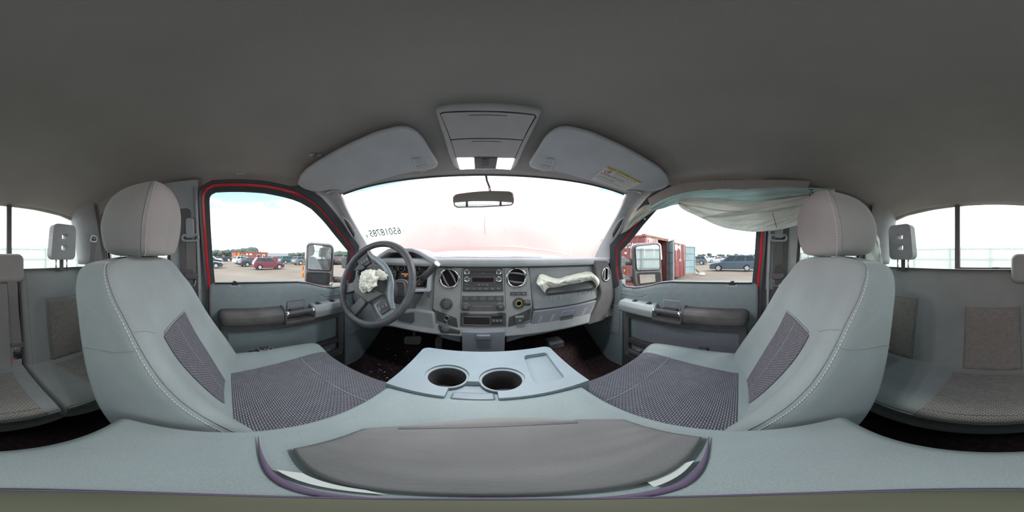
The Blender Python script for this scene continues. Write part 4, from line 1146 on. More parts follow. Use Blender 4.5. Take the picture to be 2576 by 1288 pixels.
c = PY(1054.5, 715, .806); bm = NB(); lathe(bm, c, (0, -1, 0), [(.003, 0), (.002, .001)], 12); obj('warning_light', bm, 'lit_dot', cl)
# panel under the cluster, vent slots, lower knee pad
panel('side_panel', [(1078, 680), (1096, 664), (1089, 776), (1096, 838), (1046, 828), (1045, 770), (1071, 728)], .772, .80, 'stack', D, .003)
for i in range(8):
    prect('vent_slot', 1073 + i * .1, 728 + i * 2.7, 1082, 729.3 + i * 2.7, .7705, .004, 'black', D, .0004)
panel('knee_panel', [(880, 786), (1045, 778), (1092, 785), (1098, 840), (1010, 826), (940, 818), (884, 800)], .752, .80, 'dash_plastic', D, .012, seg=3)
panel('knee_recess', [(1006, 790), (1042, 785), (1043, 808), (1034, 814), (1000, 806)], .748, .77, 'cluster', D, .004)
# centre stack
st_o = [(1098.6, 668), (1160, 666), (1275, 666), (1327, 668), (1333, 700), (1339, 772), (1334, 776), (1334, 806), (1276, 830), (1150, 830), (1096, 808), (1095, 781), (1089, 776), (1094, 700)]
SY = .758
_b = NB(); prism(_b, PYpoly(st_o, SY), (0, .80 - SY, 0)); _c = []
for _x, _y, _r in ((1129.7, 700.4, .0440), (1299.7, 698.8, .0440), (1305, 763, .0132), (1123.5, 800.5, .0118)):
    _k = NB(); _p = PY(_x, _y, SY); lathe(_k, (_p.x, .70, _p.z), (0, 1, 0), [(_r, 0), (_r, .12)], 40); _c.append(_k)
S = booled('centre_stack', _b, _c, 'stack', D, bevel=.004, seg=2)
panel('left_pocket', [(1096, 780), (1149, 800), (1152, 825), (1098, 807)], SY - .001, SY + .01, 'dark_plastic', S, .002)
panel('right_pocket', [(1335, 776), (1280, 798), (1278, 823), (1333, 805)], SY - .001, SY + .01, 'dark_plastic', S, .002)
panel('lower_pocket', [(1102, 818), (1157, 832), (1158, 847), (1108, 838)], SY - .012, SY + .01, 'dark_plastic', D, .002)
bm = NB(); a = PY(1162, 669, SY - .0005); b = PY(1159, 775, SY - .0005); c = PY(1270, 780, SY - .0005); d = PY(1268, 669, SY - .0005)
tube(bm, [a, b, PY(1166, 781, SY - .0005), PY(1266, 781, SY - .0005), PY(1272, 774, SY - .0005), d], .0012, 6); obj('panel_joint', bm, 'dark_plastic', S)
def vent(cx, cy, R, par, yf, rot, sx=1., sz=1., n=(0, -1, 0)):
    c = PY(cx, cy, yf)
    bm = NB()
    ring_torus(bm, (0, 0, 0), (0, 1, 0), R * .90, R * .12, 48, 10, flat=.8)
    mw = Matrix.Translation(c) @ Matrix.Diagonal((sx, 1, sz, 1)); bm.transform(mw)
    vr = obj('air_vent', bm, 'chrome', par, smooth=True, label='round chrome air vent')
    bm = NB(); lathe(bm, (0, 0, 0), (0, 1, 0), [(R * .87, -.001), (R * .85, .020), (.0001, .021)], 32, closed=False); bm.transform(mw); obj('vent_well', bm, 'bulkhead', vr, smooth=True)
    for k in range(8):
        an = k * PI / 4 + .3; bm = NB(); d = V((math.cos(an), 0, math.sin(an)))
        t_ = V((-d.z, 0, d.x)) * R * .13; p = V((0, -R * .085, 0))
        prism(bm, [p + d * R * .86 - t_, p + d * R * .86 + t_, p + d * R * .97 + t_, p + d * R * .97 - t_], (0, -.0012, 0)); bm.transform(mw)
        obj('ring_notch', bm, 'steel' if k % 2 else 'dark_plastic', vr)
    for off in (-.33, .33):
        bm = NB(); L_ = R * .80 * math.sqrt(1 - off * off * .9)
        def f(u, v):
            x = (2 * u - 1) * L_; w = R * .16 * math.sqrt(max(.02, 1 - (2 * u - 1) ** 2)); z = off * R + (2 * v - 1) * w * .55 + .10 * R * math.cos((2 * u - 1) * 1.4) * (1 if off > 0 else -1)
            return (x, -.002 - .004 * (v), z)
        grid(bm, f, 14, 5); bm.transform(mw @ Matrix.Rotation(rot, 4, 'Y')); obj('vane', bm, 'silver', vr, smooth=True, solid=.0016)
    return vr
vent(1129.7, 700.4, .0505, D, SY - .002, math.radians(62)); vent(1299.7, 698.8, .0505, D, SY - .002, math.radians(8))
# radio
R = panel('radio', [(1165.5, 673), (1263.5, 672.5), (1266, 733), (1163.5, 733.5)], SY - .003, SY + .01, 'dark_plastic', D, .001)
RF = SY - .0035
prect('disc_slot', 1184, 683, 1247, 685, RF - .0005, .003, 'black', R, .0003)
for x in (1174.7, 1254.7):
    for y in (684, 702):
        c = PY(x, y, RF); bm = NB(); lathe(bm, c, (0, -1, 0), [(.0142, 0), (.0142, .004), (.0125, .0062), (.0085, .0050)], 28); k = obj('knob', bm, 'chrome', R, smooth=True, auto=35)
        bm = NB(); lathe(bm, c, (0, -1, 0), [(.0086, 0), (.0086, .0075), (.0075, .0085), (.001, .0087)], 24); obj('knob_cap', bm, 'bezel', k, smooth=True, auto=35)
prect('display_bezel', 1183, 696.5, 1247, 711, RF - .001, .003, 'bezel', R, .0006)
prect('display_window', 1188, 698.5, 1242, 709.5, RF - .0015, .003, 'display', R, .0004)
for i in range(6):
    x = 1168 + 15.8 * i; b = prect('preset_button', x, 723.5, x + 15.2, 729.7, RF - .004, .005, 'cluster', R, .001)
    c = PY(x + 7.6, 726, RF - .0042); text_obj('button_print', ('AM/FM', 'CD', 'AUX', 'SOUND', 'MENU', 'CLOCK')[i], .0033, c, (1, 0, 0), (0, 0, 1), 'white_print', b, 'CENTER', .0002)
    c = PY(x + 7.6, 728.4, RF - .0042); text_obj('button_print', str(i + 1), .0036, c, (1, 0, 0), (0, 0, 1), 'white_print', b, 'CENTER', .0002)
for i, t in enumerate(('SEEK', 'PLAY', 'SEEK')):
    x = 1200.5 + 10.2 * i; b = prect('seek_button', x, 713.6, x + 9.8, 719.6, RF - .003, .004, 'cluster', R, .001)
    c = PY(x + 4.9, 716.6, RF - .0032); text_obj('button_print', t, .0036, c, (1, 0, 0), (0, 0, 1), 'white_print', b, 'CENTER', .0002)
c = PY(1174, 715, RF - .0003); text_obj('radio_print', 'VOL PUSH', .0032, c, (1, 0, 0), (0, 0, 1), 'white_print', R, 'CENTER', .0002)
c = PY(1215, 687.4, RF - .0003); text_obj('radio_print', 'CD/MP3', .0030, c, (1, 0, 0), (0, 0, 1), 'white_print', R, 'CENTER', .0002)
# climate
K = panel('climate_panel', [(1162, 744), (1267, 743), (1268, 781), (1161, 782)], SY - .0015, SY + .01, 'bezel', D, .002)
KF = SY - .002
for i in range(5):
    x = 1163 + 20.9 * i; b = prect('climate_button', x, 744.5, x + 20.2, 757.5, KF - .002, .004, 'cluster', K, .001)
    prect('button_bar', x + 3, 750.7, x + 16, 751.4, KF - .0025, .001, 'grey_print', b, 0)
    c = PY(x + 10, 747.6, KF - .0023); text_obj('button_print', ('W', 'X', 'A', 'M', 'R')[i], .0040, c, (1, 0, 0), (0, 0, 1), 'white_print', b, 'CENTER', .0002)
    if i in (0, 4): c = PY(x + 10, 754.6, KF - .0023); text_obj('button_print', ('O', '', '', '', 'MAX A/C')[i], .0036, c, (1, 0, 0), (0, 0, 1), 'white_print', b, 'CENTER', .0002)
for x, y in ((1171.6, 771), (1258.6, 770)):
    c = PY(x, y, KF); bm = NB(); lathe(bm, c, (0, -1, 0), [(.0185, 0), (.0180, .006), (.0150, .016), (.0135, .0185), (.001, .019)], 36); k = obj('climate_knob', bm, 'dark_plastic', K, smooth=True, auto=30)
    bm = NB(); lathe(bm, c + V((0, -.0188, 0)), (0, -1, 0), [(.0105, 0), (.009, .001), (.001, .0011)], 24); obj('knob_cap', bm, 'bezel', k, smooth=True)
    bm = NB(); ring_torus(bm, c + V((0, -.004, 0)), (0, 1, 0), .0182, .0009, 36, 6); obj('knob_ring', bm, 'steel', k, smooth=True)
prect('dial_scale', 1189, 770.7, 1241, 771.5, KF - .0008, .001, 'grey_print', K, 0)
prect('panel_divider', 1214.8, 763, 1215.3, 781, KF - .0006, .001, 'cluster', K, 0)
# rotary selector and sockets
c = PY(1123, 764.8, SY - .001)
bm = NB(); lathe(bm, c, (0, -1, 0), [(.0305, 0), (.0300, .003), (.001, .0032)], 40); kb = obj('axle_selector', bm, 'cluster', D, smooth=True, auto=30)
bm = NB(); lathe(bm, c, (0, -1, 0), [(.0165, .003), (.0155, .014), (.001, .0145)], 32); obj('selector_knob', bm, 'bezel', kb, smooth=True, auto=30)
bm = NB(); box(bm, (c.x - .0035, c.y - .019, c.z - .015), (c.x + .0035, c.y - .013, c.z + .015)); obj('selector_grip', bm, 'bezel', kb, bevel=.001)
for t, dx, dz in (('2H', .002, .0235), ('4H', .014, .019), ('4L', .021, .009)): text_obj('selector_print', t, .006, c + V((dx, -.0035, dz)), (1, 0, 0), (0, 0, 1), 'white_print', kb, 'CENTER', .0002)
c = PY(1305, 763, SY - .001)
bm = NB(); lathe(bm, c, (0, -1, 0), [(.0300, 0), (.0295, .004), (.0145, .004), (.0135, -.02), (.001, -.021)], 36, closed=False); sk = obj('power_socket', bm, 'cluster', D, smooth=True, auto=30)
bm = NB(); ring_torus(bm, c + V((0, -.0045, 0)), (0, 1, 0), .0135, .0018, 32, 8); obj('socket_ring', bm, 'yellow', sk, smooth=True, label='brass coloured ring')
bm = NB(); lathe(bm, c + V((0, -.004, 0)), (0, 1, 0), [(.0130, 0), (.0125, .02), (.0001, .0205)], 28, closed=False); obj('socket_well', bm, 'bulkhead', sk)
c2 = PY(1327, 761, SY - .018); bm = NB(); lathe(bm, c2 + V((-.014, 0, 0)), (1, -.15, -.03), [(.013, 0), (.0145, .002), (.0145, .024), (.0125, .027), (.001, .027)], 24); obj('socket_cap', bm, 'dark_plastic', sk, smooth=True, auto=40)
for i in range(3):
    x = 1283.5 + 14.1 * i; b = prect('switch_button', x, 734.5 + .1 * i, x + 13.6, 743.3, SY - .004, .006, 'cluster', D, .001)
    c = PY(x + 6.8, 739, SY - .0043); text_obj('button_print', ('TC', 'PARK', 'AIRBAG')[i], .0038, c, (1, 0, 0), (0, 0, 1), 'white_print', b, 'CENTER', .0002)
# lower tray
T_ = prect('lower_tray', 1157.6, 787, 1273, 820.7, SY - .004, .012, 'cluster', D, .003, rr=.006)
q = prect('tray_opening', 1164.6, 796, 1231.4, 816.8, SY - .0055, .003, 'bulkhead', T_, .002, rr=.005)
a = PY(1165, 817, SY - .006); b = PY(1231, 817, SY - .006); t0 = PY(1165, 796.5, SY - .006)
bm = NB(); tube(bm, [(p[0], SY - .006, p[1]) for p in rrect(a.x, b.x, a.z, t0.z, .005, 3)] , .0009, 6); obj('opening_edge', bm, 'stack', T_, smooth=True)
q = prect('switch_recess', 1236.8, 795, 1264.8, 813.5, SY - .0055, .003, 'black', T_, .001)
for i in range(3): prect('aux_switch', 1238 + 9 * i, 803, 1246 + 9 * i, 812, SY - .009, .004, 'cluster', q, .001)
for i in range(3): prect('aux_mark', 1238.5 + 9 * i, 806.5, 1245.5 + 9 * i, 808, SY - .0095, .0006, 'grey_print', q, 0)
c = PY(1123.5, 800.5, SY - .002); bm = NB(); ring_torus(bm, c, (0, 1, 0), .0125, .0022, 28, 8); sk = obj('accessory_socket', bm, 'steel', D, smooth=True)
bm = NB(); lathe(bm, c, (0, 1, 0), [(.0115, -.0008), (.011, .0), (.0001, .0002)], 20, closed=False); obj('socket_well', bm, 'bulkhead', sk)
c2 = PY(1120.7, 827, SY - .022); bm = NB(); lathe(bm, c2, (0, -1, .1), [(.0185, 0), (.0175, .006), (.011, .007), (.010, .012), (.001, .012)], 24); obj('hanging_cap', bm, 'bezel', sk, smooth=True, auto=35)
bm = NB(); tube(bm, [c + V((0, -.003, -.012)), c.lerp(c2, .5) + V((.006, -.004, 0)), c2 + V((.003, -.002, .017))], .002, 6); obj('cap_tether', bm, 'bezel', sk, smooth=True)
q = prect('hitch_switch', 1296.6, 796.6, 1318, 813.7, SY - .012, .014, 'cluster', D, .002); prect('switch_top', 1296.6, 796, 1318, 799.2, SY - .0135, .006, 'silver', q, .0006)
c = PY(1308, 806, SY - .0125); bm = NB(); ring_torus(bm, c, (0, 1, 0), .0035, .0008, 16, 6); obj('switch_print', bm, 'white_print', q)
# storage bin
Bn = panel('storage_bin', [(1161, 834), (1271, 833), (1269, 905), (1163, 907)], .735, .80, 'low_dash', D, .006, seg=3)
bm = NB(); a = PY(1198, 844, .72); b = PY(1234, 854.5, .72); prism(bm, [(x, .718, z) for x, z in rrect(a.x, b.x, b.z, a.z, .005)], (0, .018, 0)); obj('bin_pull', bm, 'wheel_trim', Bn, bevel=.003)
panel('lower_right_panel', [(1277, 826), (1334, 806), (1326, 846), (1273, 862)], .762, .80, 'low_dash', D, .004)
panel('lower_left_panel', [(1098, 838), (1158, 848), (1160, 862), (1110, 850)], .765, .80, 'low_dash', D, .004)
# passenger side: airbag panel, embossed lettering, glove box
AP = panel('airbag_panel', [(1329.5, 671), (1496, 668.5), (1504, 700), (1511, 735), (1509.5, 749), (1455, 764), (1342, 779.5), (1336, 735)], .768, .80, 'dash_plastic', D, .006, seg=3)
panel('airbag_opening', [(1380, 706), (1440, 694), (1492, 690), (1498, 708), (1440, 722), (1384, 730)], .7665, .775, 'bulkhead', AP, .002)
fl_ = [PY(1374, 738.5, .735), PY(1489, 724.5, .735), PY(1501, 705, .765), PY(1385, 718, .765)]
bm = NB(); prism(bm, fl_, (0, .004, .002)); prism(bm, [PY(1374, 738.5, .735), PY(1489, 724.5, .735), PY(1492, 730, .765), PY(1378, 744, .765)], (0, .003, .003))
obj('airbag_flap', bm, 'cluster', AP, bevel=.002, label='dark airbag door flap standing open')
def on(px, py): return PY(px, py, .7675)
for t, x0, y0, x1, y1, sz in (('S U P E R', 1354, 754.5, 1436, 743.5, .034), ('D U T Y', 1455, 741, 1505, 732, .034)):
    a, b = on(x0, y0), on(x1, y1)
    o_ = text_obj('embossed_lettering', t.replace(' ', ''), .029, a, b - a, (0, 0, 1), 'light_plastic', AP, 'LEFT', .0016, .0004)
    w = max(v.co.x for v in o_.data.vertices) - min(v.co.x for v in o_.data.vertices)
    k = (b.x - a.x) / w
    for v in o_.data.vertices: v.co.x *= k
    o_.location.x += (b.x - a.x - w) / 2
G = panel('glove_box', [(1343, 783), (1455, 767), (1508, 754), (1478, 815), (1400, 833), (1323, 848)], .760, .80, 'low_dash', D, .006, seg=3)
for (xa, ya), (xb, yb), w in (((1360, 795), (1341, 840), 7), ((1391, 791), (1369, 836), 7), ((1409, 813), (1396, 831), 6), ((1436, 808), (1422, 825), 6), ((1473, 774), (1448, 819), 6), ((1494, 768), (1470, 813), 6)):
    panel('groove', [(xa, ya), (xa + w, ya - 1), (xb + w, yb - 1), (xb, yb)], .7592, .763, 'dash_plastic', G, .0015)
panel('latch_cup', [(1409, 798), (1444, 790), (1441, 804), (1409, 809)], .7582, .763, 'bezel', G, .002)
panel('latch_handle', [(1415, 783.5), (1448.5, 779), (1444, 792), (1410, 798)], .754, .763, 'low_dash', G, .003)
# end caps with side vents
for s, nm in ((-1, 'l'), (1, 'r')):
    pts = [(1496, 655), (1528, 656), (1541, 688), (1550, 722), (1547, 750), (1520, 806), (1481, 817), (1511, 750), (1513, 736), (1505, 700), (1497, 669)]
    if s < 0: pts = [(2433 - a, b) for a, b in pts]
    cx = 1524.6 if s > 0 else 908.4
    _b = NB(); prism(_b, PYpoly(pts, .735), (0, .105, 0)); _p = PY(cx, 690, .731); _k = NB(); lathe(_k, (0, 0, 0), (0, 1, 0), [(.0365, 0), (.0365, .12)], 36)
    _k.transform(Matrix.Translation((_p.x, .68, _p.z)) @ Matrix.Diagonal((.80, 1, 1.05, 1)))
    e_ = booled('end_cap', _b, [_k], 'bezel' if s > 0 else 'dash_plastic', D, bevel=.006, seg=3)
    c = PY(cx, 688.7, .733)
    vent(cx, 690, .042, D, .731, math.radians(95), .80, 1.05)
# column shroud, shifter, ignition arc
C0 = V((-.465, .575, -.12)); T22 = math.radians(22)
NW = V((0, -math.cos(T22), math.sin(T22))); UW = V((0, math.sin(T22), math.cos(T22)))
bm = NB(); tube(bm, [C0 - NW * .05, C0 - NW * .10, C0 - NW * .27], [.045, .058, .066], 20); bm.transform(Matrix.Identity(4))
cs = obj('steering_column', bm, 'cluster', D, smooth=True, auto=40)
bm = NB(); ring_torus(bm, PY(1008, 729, .70), (0, 1, -.2), .052, .0025, 30, 6, 0, PI); obj('column_trim_arc', bm, 'silver', cs, smooth=True)
panel('column_cover', [(990, 707), (1016, 707), (1020, 722), (1019, 746), (985, 747), (984, 715)], .70, .76, 'bezel', cs, .006)
sh = thing('gear_shifter', PY(1050, 712, .64), 'black column gear lever with pale end button behind the steering wheel', 'lever')
a = PY(1040, 722, .66); b = PY(1060, 703, .635); c = PY(1078, 686, .615); d = PY(1099, 664, .595)
bm = NB(); tube(bm, [a, b], .009, 12); obj('lever_arm', bm, 'cluster', sh, smooth=True, auto=40)
bm = NB(); tube(bm, [b, b.lerp(c, .05), c, d, d + (d - c) * .02], [.0105, .0135, .0135, .0145, .012], 18); obj('lever_grip', bm, 'dark_plastic', sh, smooth=True, auto=40)
bm = NB(); dd = (d - c).normalized(); lathe(bm, d, dd, [(.0125, 0), (.012, .003), (.001, .0035)], 20); obj('lever_button', bm, 'silver', sh, smooth=True, auto=40)
bm = NB(); tube(bm, [b.lerp(c, .25), b.lerp(c, .32)], .0142, 18); obj('lever_band', bm, 'black', sh, smooth=True, auto=40)
# pedals
P = thing('brake_pedal', PY(1040, 857, .86), 'wide grey brake pedal on its arm in the driver footwell', 'pedal')
bm = NB(); prism(bm, PYpoly([(1017, 849), (1056, 847), (1059, 853), (1057, 866), (1050, 868), (1018, 866), (1015, 861)], .86), (0, .014, .004)); obj('pedal_pad', bm, 'bezel', P, bevel=.004)
bm = NB(); tube(bm, [PY(1043, 850, .872), PY(1042, 838, .885), PY(1042, 815, .92)], .010, 8); obj('pedal_arm', bm, 'dark_plastic', P, smooth=True)
P = thing('accelerator_pedal', PY(1102, 862, .84), 'narrow upright accelerator pedal beside the brake pedal', 'pedal')
bm = NB(); prism(bm, PYpoly([(1097, 849), (1109, 848), (1113, 856), (1111, 880), (1095, 882), (1093, 860)], .84), (0, .012, .0)); obj('pedal_pad', bm, 'pad', P, bevel=.004)
bm = NB(); tube(bm, [PY(1103, 850, .85), PY(1104, 830, .89)], .008, 8); obj('pedal_arm', bm, 'dark_plastic', P, smooth=True)
bm = NB(); a = PY(1395, 862, .80); box(bm, (a.x - .05, .74, a.z - .01), (a.x + .03, .82, a.z + .035)); tag(obj('footwell_duct', bm, 'dark_plastic', bevel=.008), 'dark plastic heater duct under the glove box', 'duct')

# ================================================================== STEERING WHEEL
WH = thing('steering_wheel', C0, 'dark steering wheel turned to the right with control pads and burst airbag cover', 'steering wheel')
th = math.radians(50)
RW = V((1, 0, 0)) * math.cos(th) - UW * math.sin(th); VW = V((1, 0, 0)) * math.sin(th) + UW * math.cos(th)
def W(a, b, c=0): return C0 + RW * a + VW * b + NW * c
bm = NB(); ring_torus(bm, C0, NW, .194, .0165, 90, 14, flat=.85); obj('rim', bm, 'wheel', WH, smooth=True)
def wprism(name, pts, c0, c1, m, par, bevel=.004, label=None):
    bm = NB(); prism(bm, [W(a, b, c0) for a, b in pts], NW * (c1 - c0)); return obj(name, bm, m, par, bevel=bevel, seg=3, label=label)
wprism('hub', [(-.085, .055), (-.05, .082), (.05, .082), (.085, .055), (.098, .0), (.085, -.055), (.05, -.088), (-.05, -.088), (-.085, -.055), (-.098, 0)], -.045, -.006, 'cluster', WH, .012)
for sg in (-1, 1):
    wprism('side_spoke', [(sg * .07, .055), (sg * .12, .045), (sg * .185, .040), (sg * .188, -.035), (sg * .13, -.045), (sg * .07, -.045)], -.028, -.006, 'wheel' if sg < 0 else 'wheel_trim', WH, .006)
    wprism('lower_spoke', [(sg * .015, -.07), (sg * .065, -.075), (sg * .095, -.158), (sg * .045, -.182)], -.032, -.010, 'cluster', WH, .005)
    sp = wprism('control_pad', [(sg * .098, .030), (sg * .155, .027), (sg * .158, -.022), (sg * .105, -.028)], -.006, .000, 'black' if sg < 0 else 'dark_plastic', WH, .002)
    bm = NB(); ring_torus(bm, W(sg * .130, .002, .001), NW, .011, .0022, 24, 6); obj('toggle_ring', bm, 'bezel', sp, smooth=True)
    bm = NB(); lathe(bm, W(sg * .130, .002, .0), NW, [(.008, 0), (.0075, .003), (.001, .0032)], 18); obj('toggle_pad', bm, 'cluster', sp, smooth=True, auto=40)
    for bb in (.019, -.017):
        bm = NB(); prism(bm, [W(sg * .13 + x, bb + y, .0) for x, y in rrect(-.014, .014, -.0045, .0045, .003, 2)], NW * .002); bt = obj('spoke_button', bm, 'cluster', sp, bevel=.0006)
        text_obj('button_print', ('VOL' if bb > 0 else 'SEEK') if sg < 0 else ('SET' if bb > 0 else 'CNCL'), .006, W(sg * .13, bb, .0022), RW, VW, 'white_print', bt, 'CENTER', .0002)
# satin arch over the hub
bm = NB()
arch_o = [(-.165, .050), (-.125, .060), (-.085, .082), (-.04, .098), (.02, .102), (.07, .090), (.105, .070), (.135, .056), (.168, .046)]
arch_i = [(-.162, .034), (-.118, .040), (-.078, .056), (-.035, .070), (.015, .074), (.052, .062), (.082, .042), (.115, .032), (.160, .028)]
def f_arch(u, v):
    a = spl([(x, y, 0) for x, y in arch_o], u); b = spl([(x, y, 0) for x, y in arch_i], u); p = a.lerp(b, v)
    return W(p.x, p.y, .002 + .006 * math.sin(PI * v))
grid(bm, f_arch, 50, 8); obj('satin_arch', bm, 'wheel_trim', WH, smooth=True, solid=.004, label='satin blue grey arch trim')
# torn cover flaps
wprism('cover_flap', [(-.09, -.02), (-.045, .075), (.02, .078), (.0, .045), (-.03, -.01)], -.004, .006, 'black', WH, .002)
wprism('cover_flap', [(.0, -.10), (.085, -.05), (.09, .035), (.045, .0), (-.02, -.03), (-.075, -.06), (-.05, -.10)], .010, .020, 'dark_plastic', WH, .006)
wprism('cover_flap', [(-.115, -.07), (-.085, -.02), (-.085, .0), (-.135, -.02)], .008, .014, 'black', WH, .002)
# burst airbag cloth
def crumple(u, v, c, e1, e2, e3, seed, amp):
    a = 2 * PI * u; b = PI * v
    d = V((math.cos(a) * math.sin(b), math.sin(a) * math.sin(b), math.cos(b)))
    n1 = noise.noise(d * 2.2 + V((seed, 0, 0))); n2 = noise.noise(d * 5 + V((0, seed, 0))); n3 = abs(noise.noise(d * 3.4 + V((seed, seed, 0))))
    n4 = 1 - abs(noise.noise(d * 2.6 + V((seed, 2, 1)))) * 2; n4 = n4 ** 3 if n4 > 0 else 0
    n5 = 1 - abs(noise.noise(V((d.x * 5, d.y * 2.5, d.z * 3)) + V((seed, 7, 1)))) * 2.2; n5 = n5 ** 2 if n5 > 0 else 0
    r = 1 + amp * (n1 * .75 + n4 * .30 + n5 * .05 - .1)
    return c + (e1 * d.x + e2 * d.y + e3 * d.z) * r
AB = tag(obj('driver_airbag', (lambda bm: (grid(bm, lambda u, v: crumple(u, v, PL(925, 707, C0 + NW * .035, NW), V((.046, 0, .006)), UW * .046, NW * .026, 3.3, .55), 110, 70, cu=True), bm)[1])(NB()), 'airbag', smooth=True, solid=.001),
         'crumpled pale deflated airbag bursting from the steering wheel hub', 'airbag')
bm = NB(); c = PL(958, 692, C0 + NW * .03, NW)
grid(bm, lambda u, v: crumple(u, v, c, V((.030, 0, -.006)), V((.004, 0, .020)), NW * .008, 8.1, .5), 36, 20, cu=True); obj('airbag_tail', bm, 'airbag', AB, smooth=True)
# passenger airbag cloth over the flap
def f_cloth(u, v):
    path = [(1355, 722), (1372, 703), (1400, 712), (1430, 707), (1462, 700), (1490, 697), (1505, 708), (1503, 722)]
    lo = [(1372, 738), (1380, 726), (1402, 722), (1430, 716), (1462, 711), (1488, 706), (1500, 722), (1496, 728)]
    hi = [(1349, 712), (1360, 690), (1398, 700), (1430, 693), (1462, 686), (1486, 684), (1508, 702), (1508, 714)]
    a = spl([(x, y, 0) for x, y in hi], u); b = spl([(x, y, 0) for x, y in lo], u)
    p = a.lerp(b, v)
    yy = .752 - .030 * math.sin(PI * v) + .010 * sm((u * 9, v * 2.4, 2)) + .008 * sm((u * 22, v * 5, 9)) - .010 * abs(math.sin(u * 9 + v * 2))
    q = PY(p.x, p.y, yy + .01)
    return q + V((0, 0, .003 * sm((u * 14, 4, v * 4))))
bm = NB(); grid(bm, f_cloth, 90, 22)
tag(obj('passenger_airbag', bm, 'airbag', smooth=True, solid=.002), 'deflated white airbag cloth draped over the open flap above the glove box', 'airbag')

# ================================================================== OVERHEAD
OP, ON = (0, .60, .330), (0, .165, 1)
def OPp(a, b, dz=0): return PL(a, b, (0, .60, .330 + dz), ON)
def opanel(name, pts, dz, th, m, par, bevel=.002, label=None):
    bm = NB(); n = V(ON).normalized(); prism(bm, [OPp(a, b, dz) for a, b in pts], n * th); return obj(name, bm, m, par, bevel=bevel, seg=3, label=label)
OC = thing('overhead_console', (0, .44, .35), 'grey overhead console with two lids and two lit map lamps', 'console')
body = [(1092, 276), (1129, 269), (1175, 266), (1218, 265), (1262, 266.5), (1308, 270.5), (1366, 281), (1340, 335), (1312, 393), (1299, 419), (1290, 428), (1218, 430), (1151, 428), (1140, 419), (1128, 390), (1108, 325)]
opanel('console_body', body, 0, .035, 'console', OC, .010)
opanel('gap_line', [(1106, 286), (1113, 282), (1218, 279.5), (1345, 288), (1350, 294), (1296, 400), (1147, 398)], -.0006, .002, 'black', OC, .0004)
up = [(1108, 288.5), (1116, 285), (1165, 282.8), (1218, 282.2), (1275, 284.5), (1343, 290.5), (1346.5, 293.5), (1315.5, 352), (1262, 348.4), (1218, 347.6), (1170, 348.4), (1134, 350.6)]
lid1 = opanel('storage_lid', up, -.0022, .004, 'console', OC, .0015)
lo = [(1134.6, 353.2), (1170, 350.8), (1218, 350.0), (1262, 350.8), (1314.6, 354.2), (1295, 398), (1147.6, 397)]
lid2 = opanel('storage_lid', lo, -.0022, .004, 'console', OC, .0015)
opanel('grip_slot', [(1179, 289.6), (1275.7, 290.8), (1275.7, 292.4), (1179, 291.2)], -.0028, .001, 'cluster', lid1, 0)
opanel('grip_slot', [(1187, 355.6), (1259.6, 356.2), (1259.6, 357.4), (1187, 356.8)], -.0028, .001, 'cluster', lid2, 0)
opanel('lamp_lens', [(1149, 398), (1191.8, 398), (1193.6, 425.5), (1157, 427)], -.0035, .005, 'lamp', OC, .0015, 'glowing map lamp lens nearer the driver')
opanel('lamp_lens', [(1252.5, 398.8), (1294.5, 399.6), (1284.6, 427.5), (1248, 425)], -.0035, .005, 'lamp', OC, .0015, 'glowing map lamp lens nearer the passenger')
sp = opanel('switch_plate', [(1193, 398), (1251.5, 398.8), (1247, 424.5), (1194.8, 424.5)], -.003, .004, 'bezel', OC, .001)
opanel('lamp_switch', [(1212, 400.5), (1230, 400.5), (1229.5, 417.5), (1212.5, 417.5)], -.0055, .004, 'dark_plastic', sp, .001)
opanel('switch_lip', [(1213, 409.5), (1229.5, 409.5), (1229.5, 411), (1213, 411)], -.0062, .002, 'bezel', sp, 0)
for x in (-.058, .062):   # the two lit lamps
    l = bpy.data.lights.new('map_lamp', 'AREA'); l.energy = .6; l.size = .05; l.color = (.93, .97, 1.0); l.spread = math.radians(150)
    lo_ = bpy.data.objects.new('map_lamp', l); COL.objects.link(lo_); lo_.location = (x, .545, .328)
    lo_.rotation_euler = V((0, -.35, -1)).to_track_quat('-Z', 'Y').to_euler()

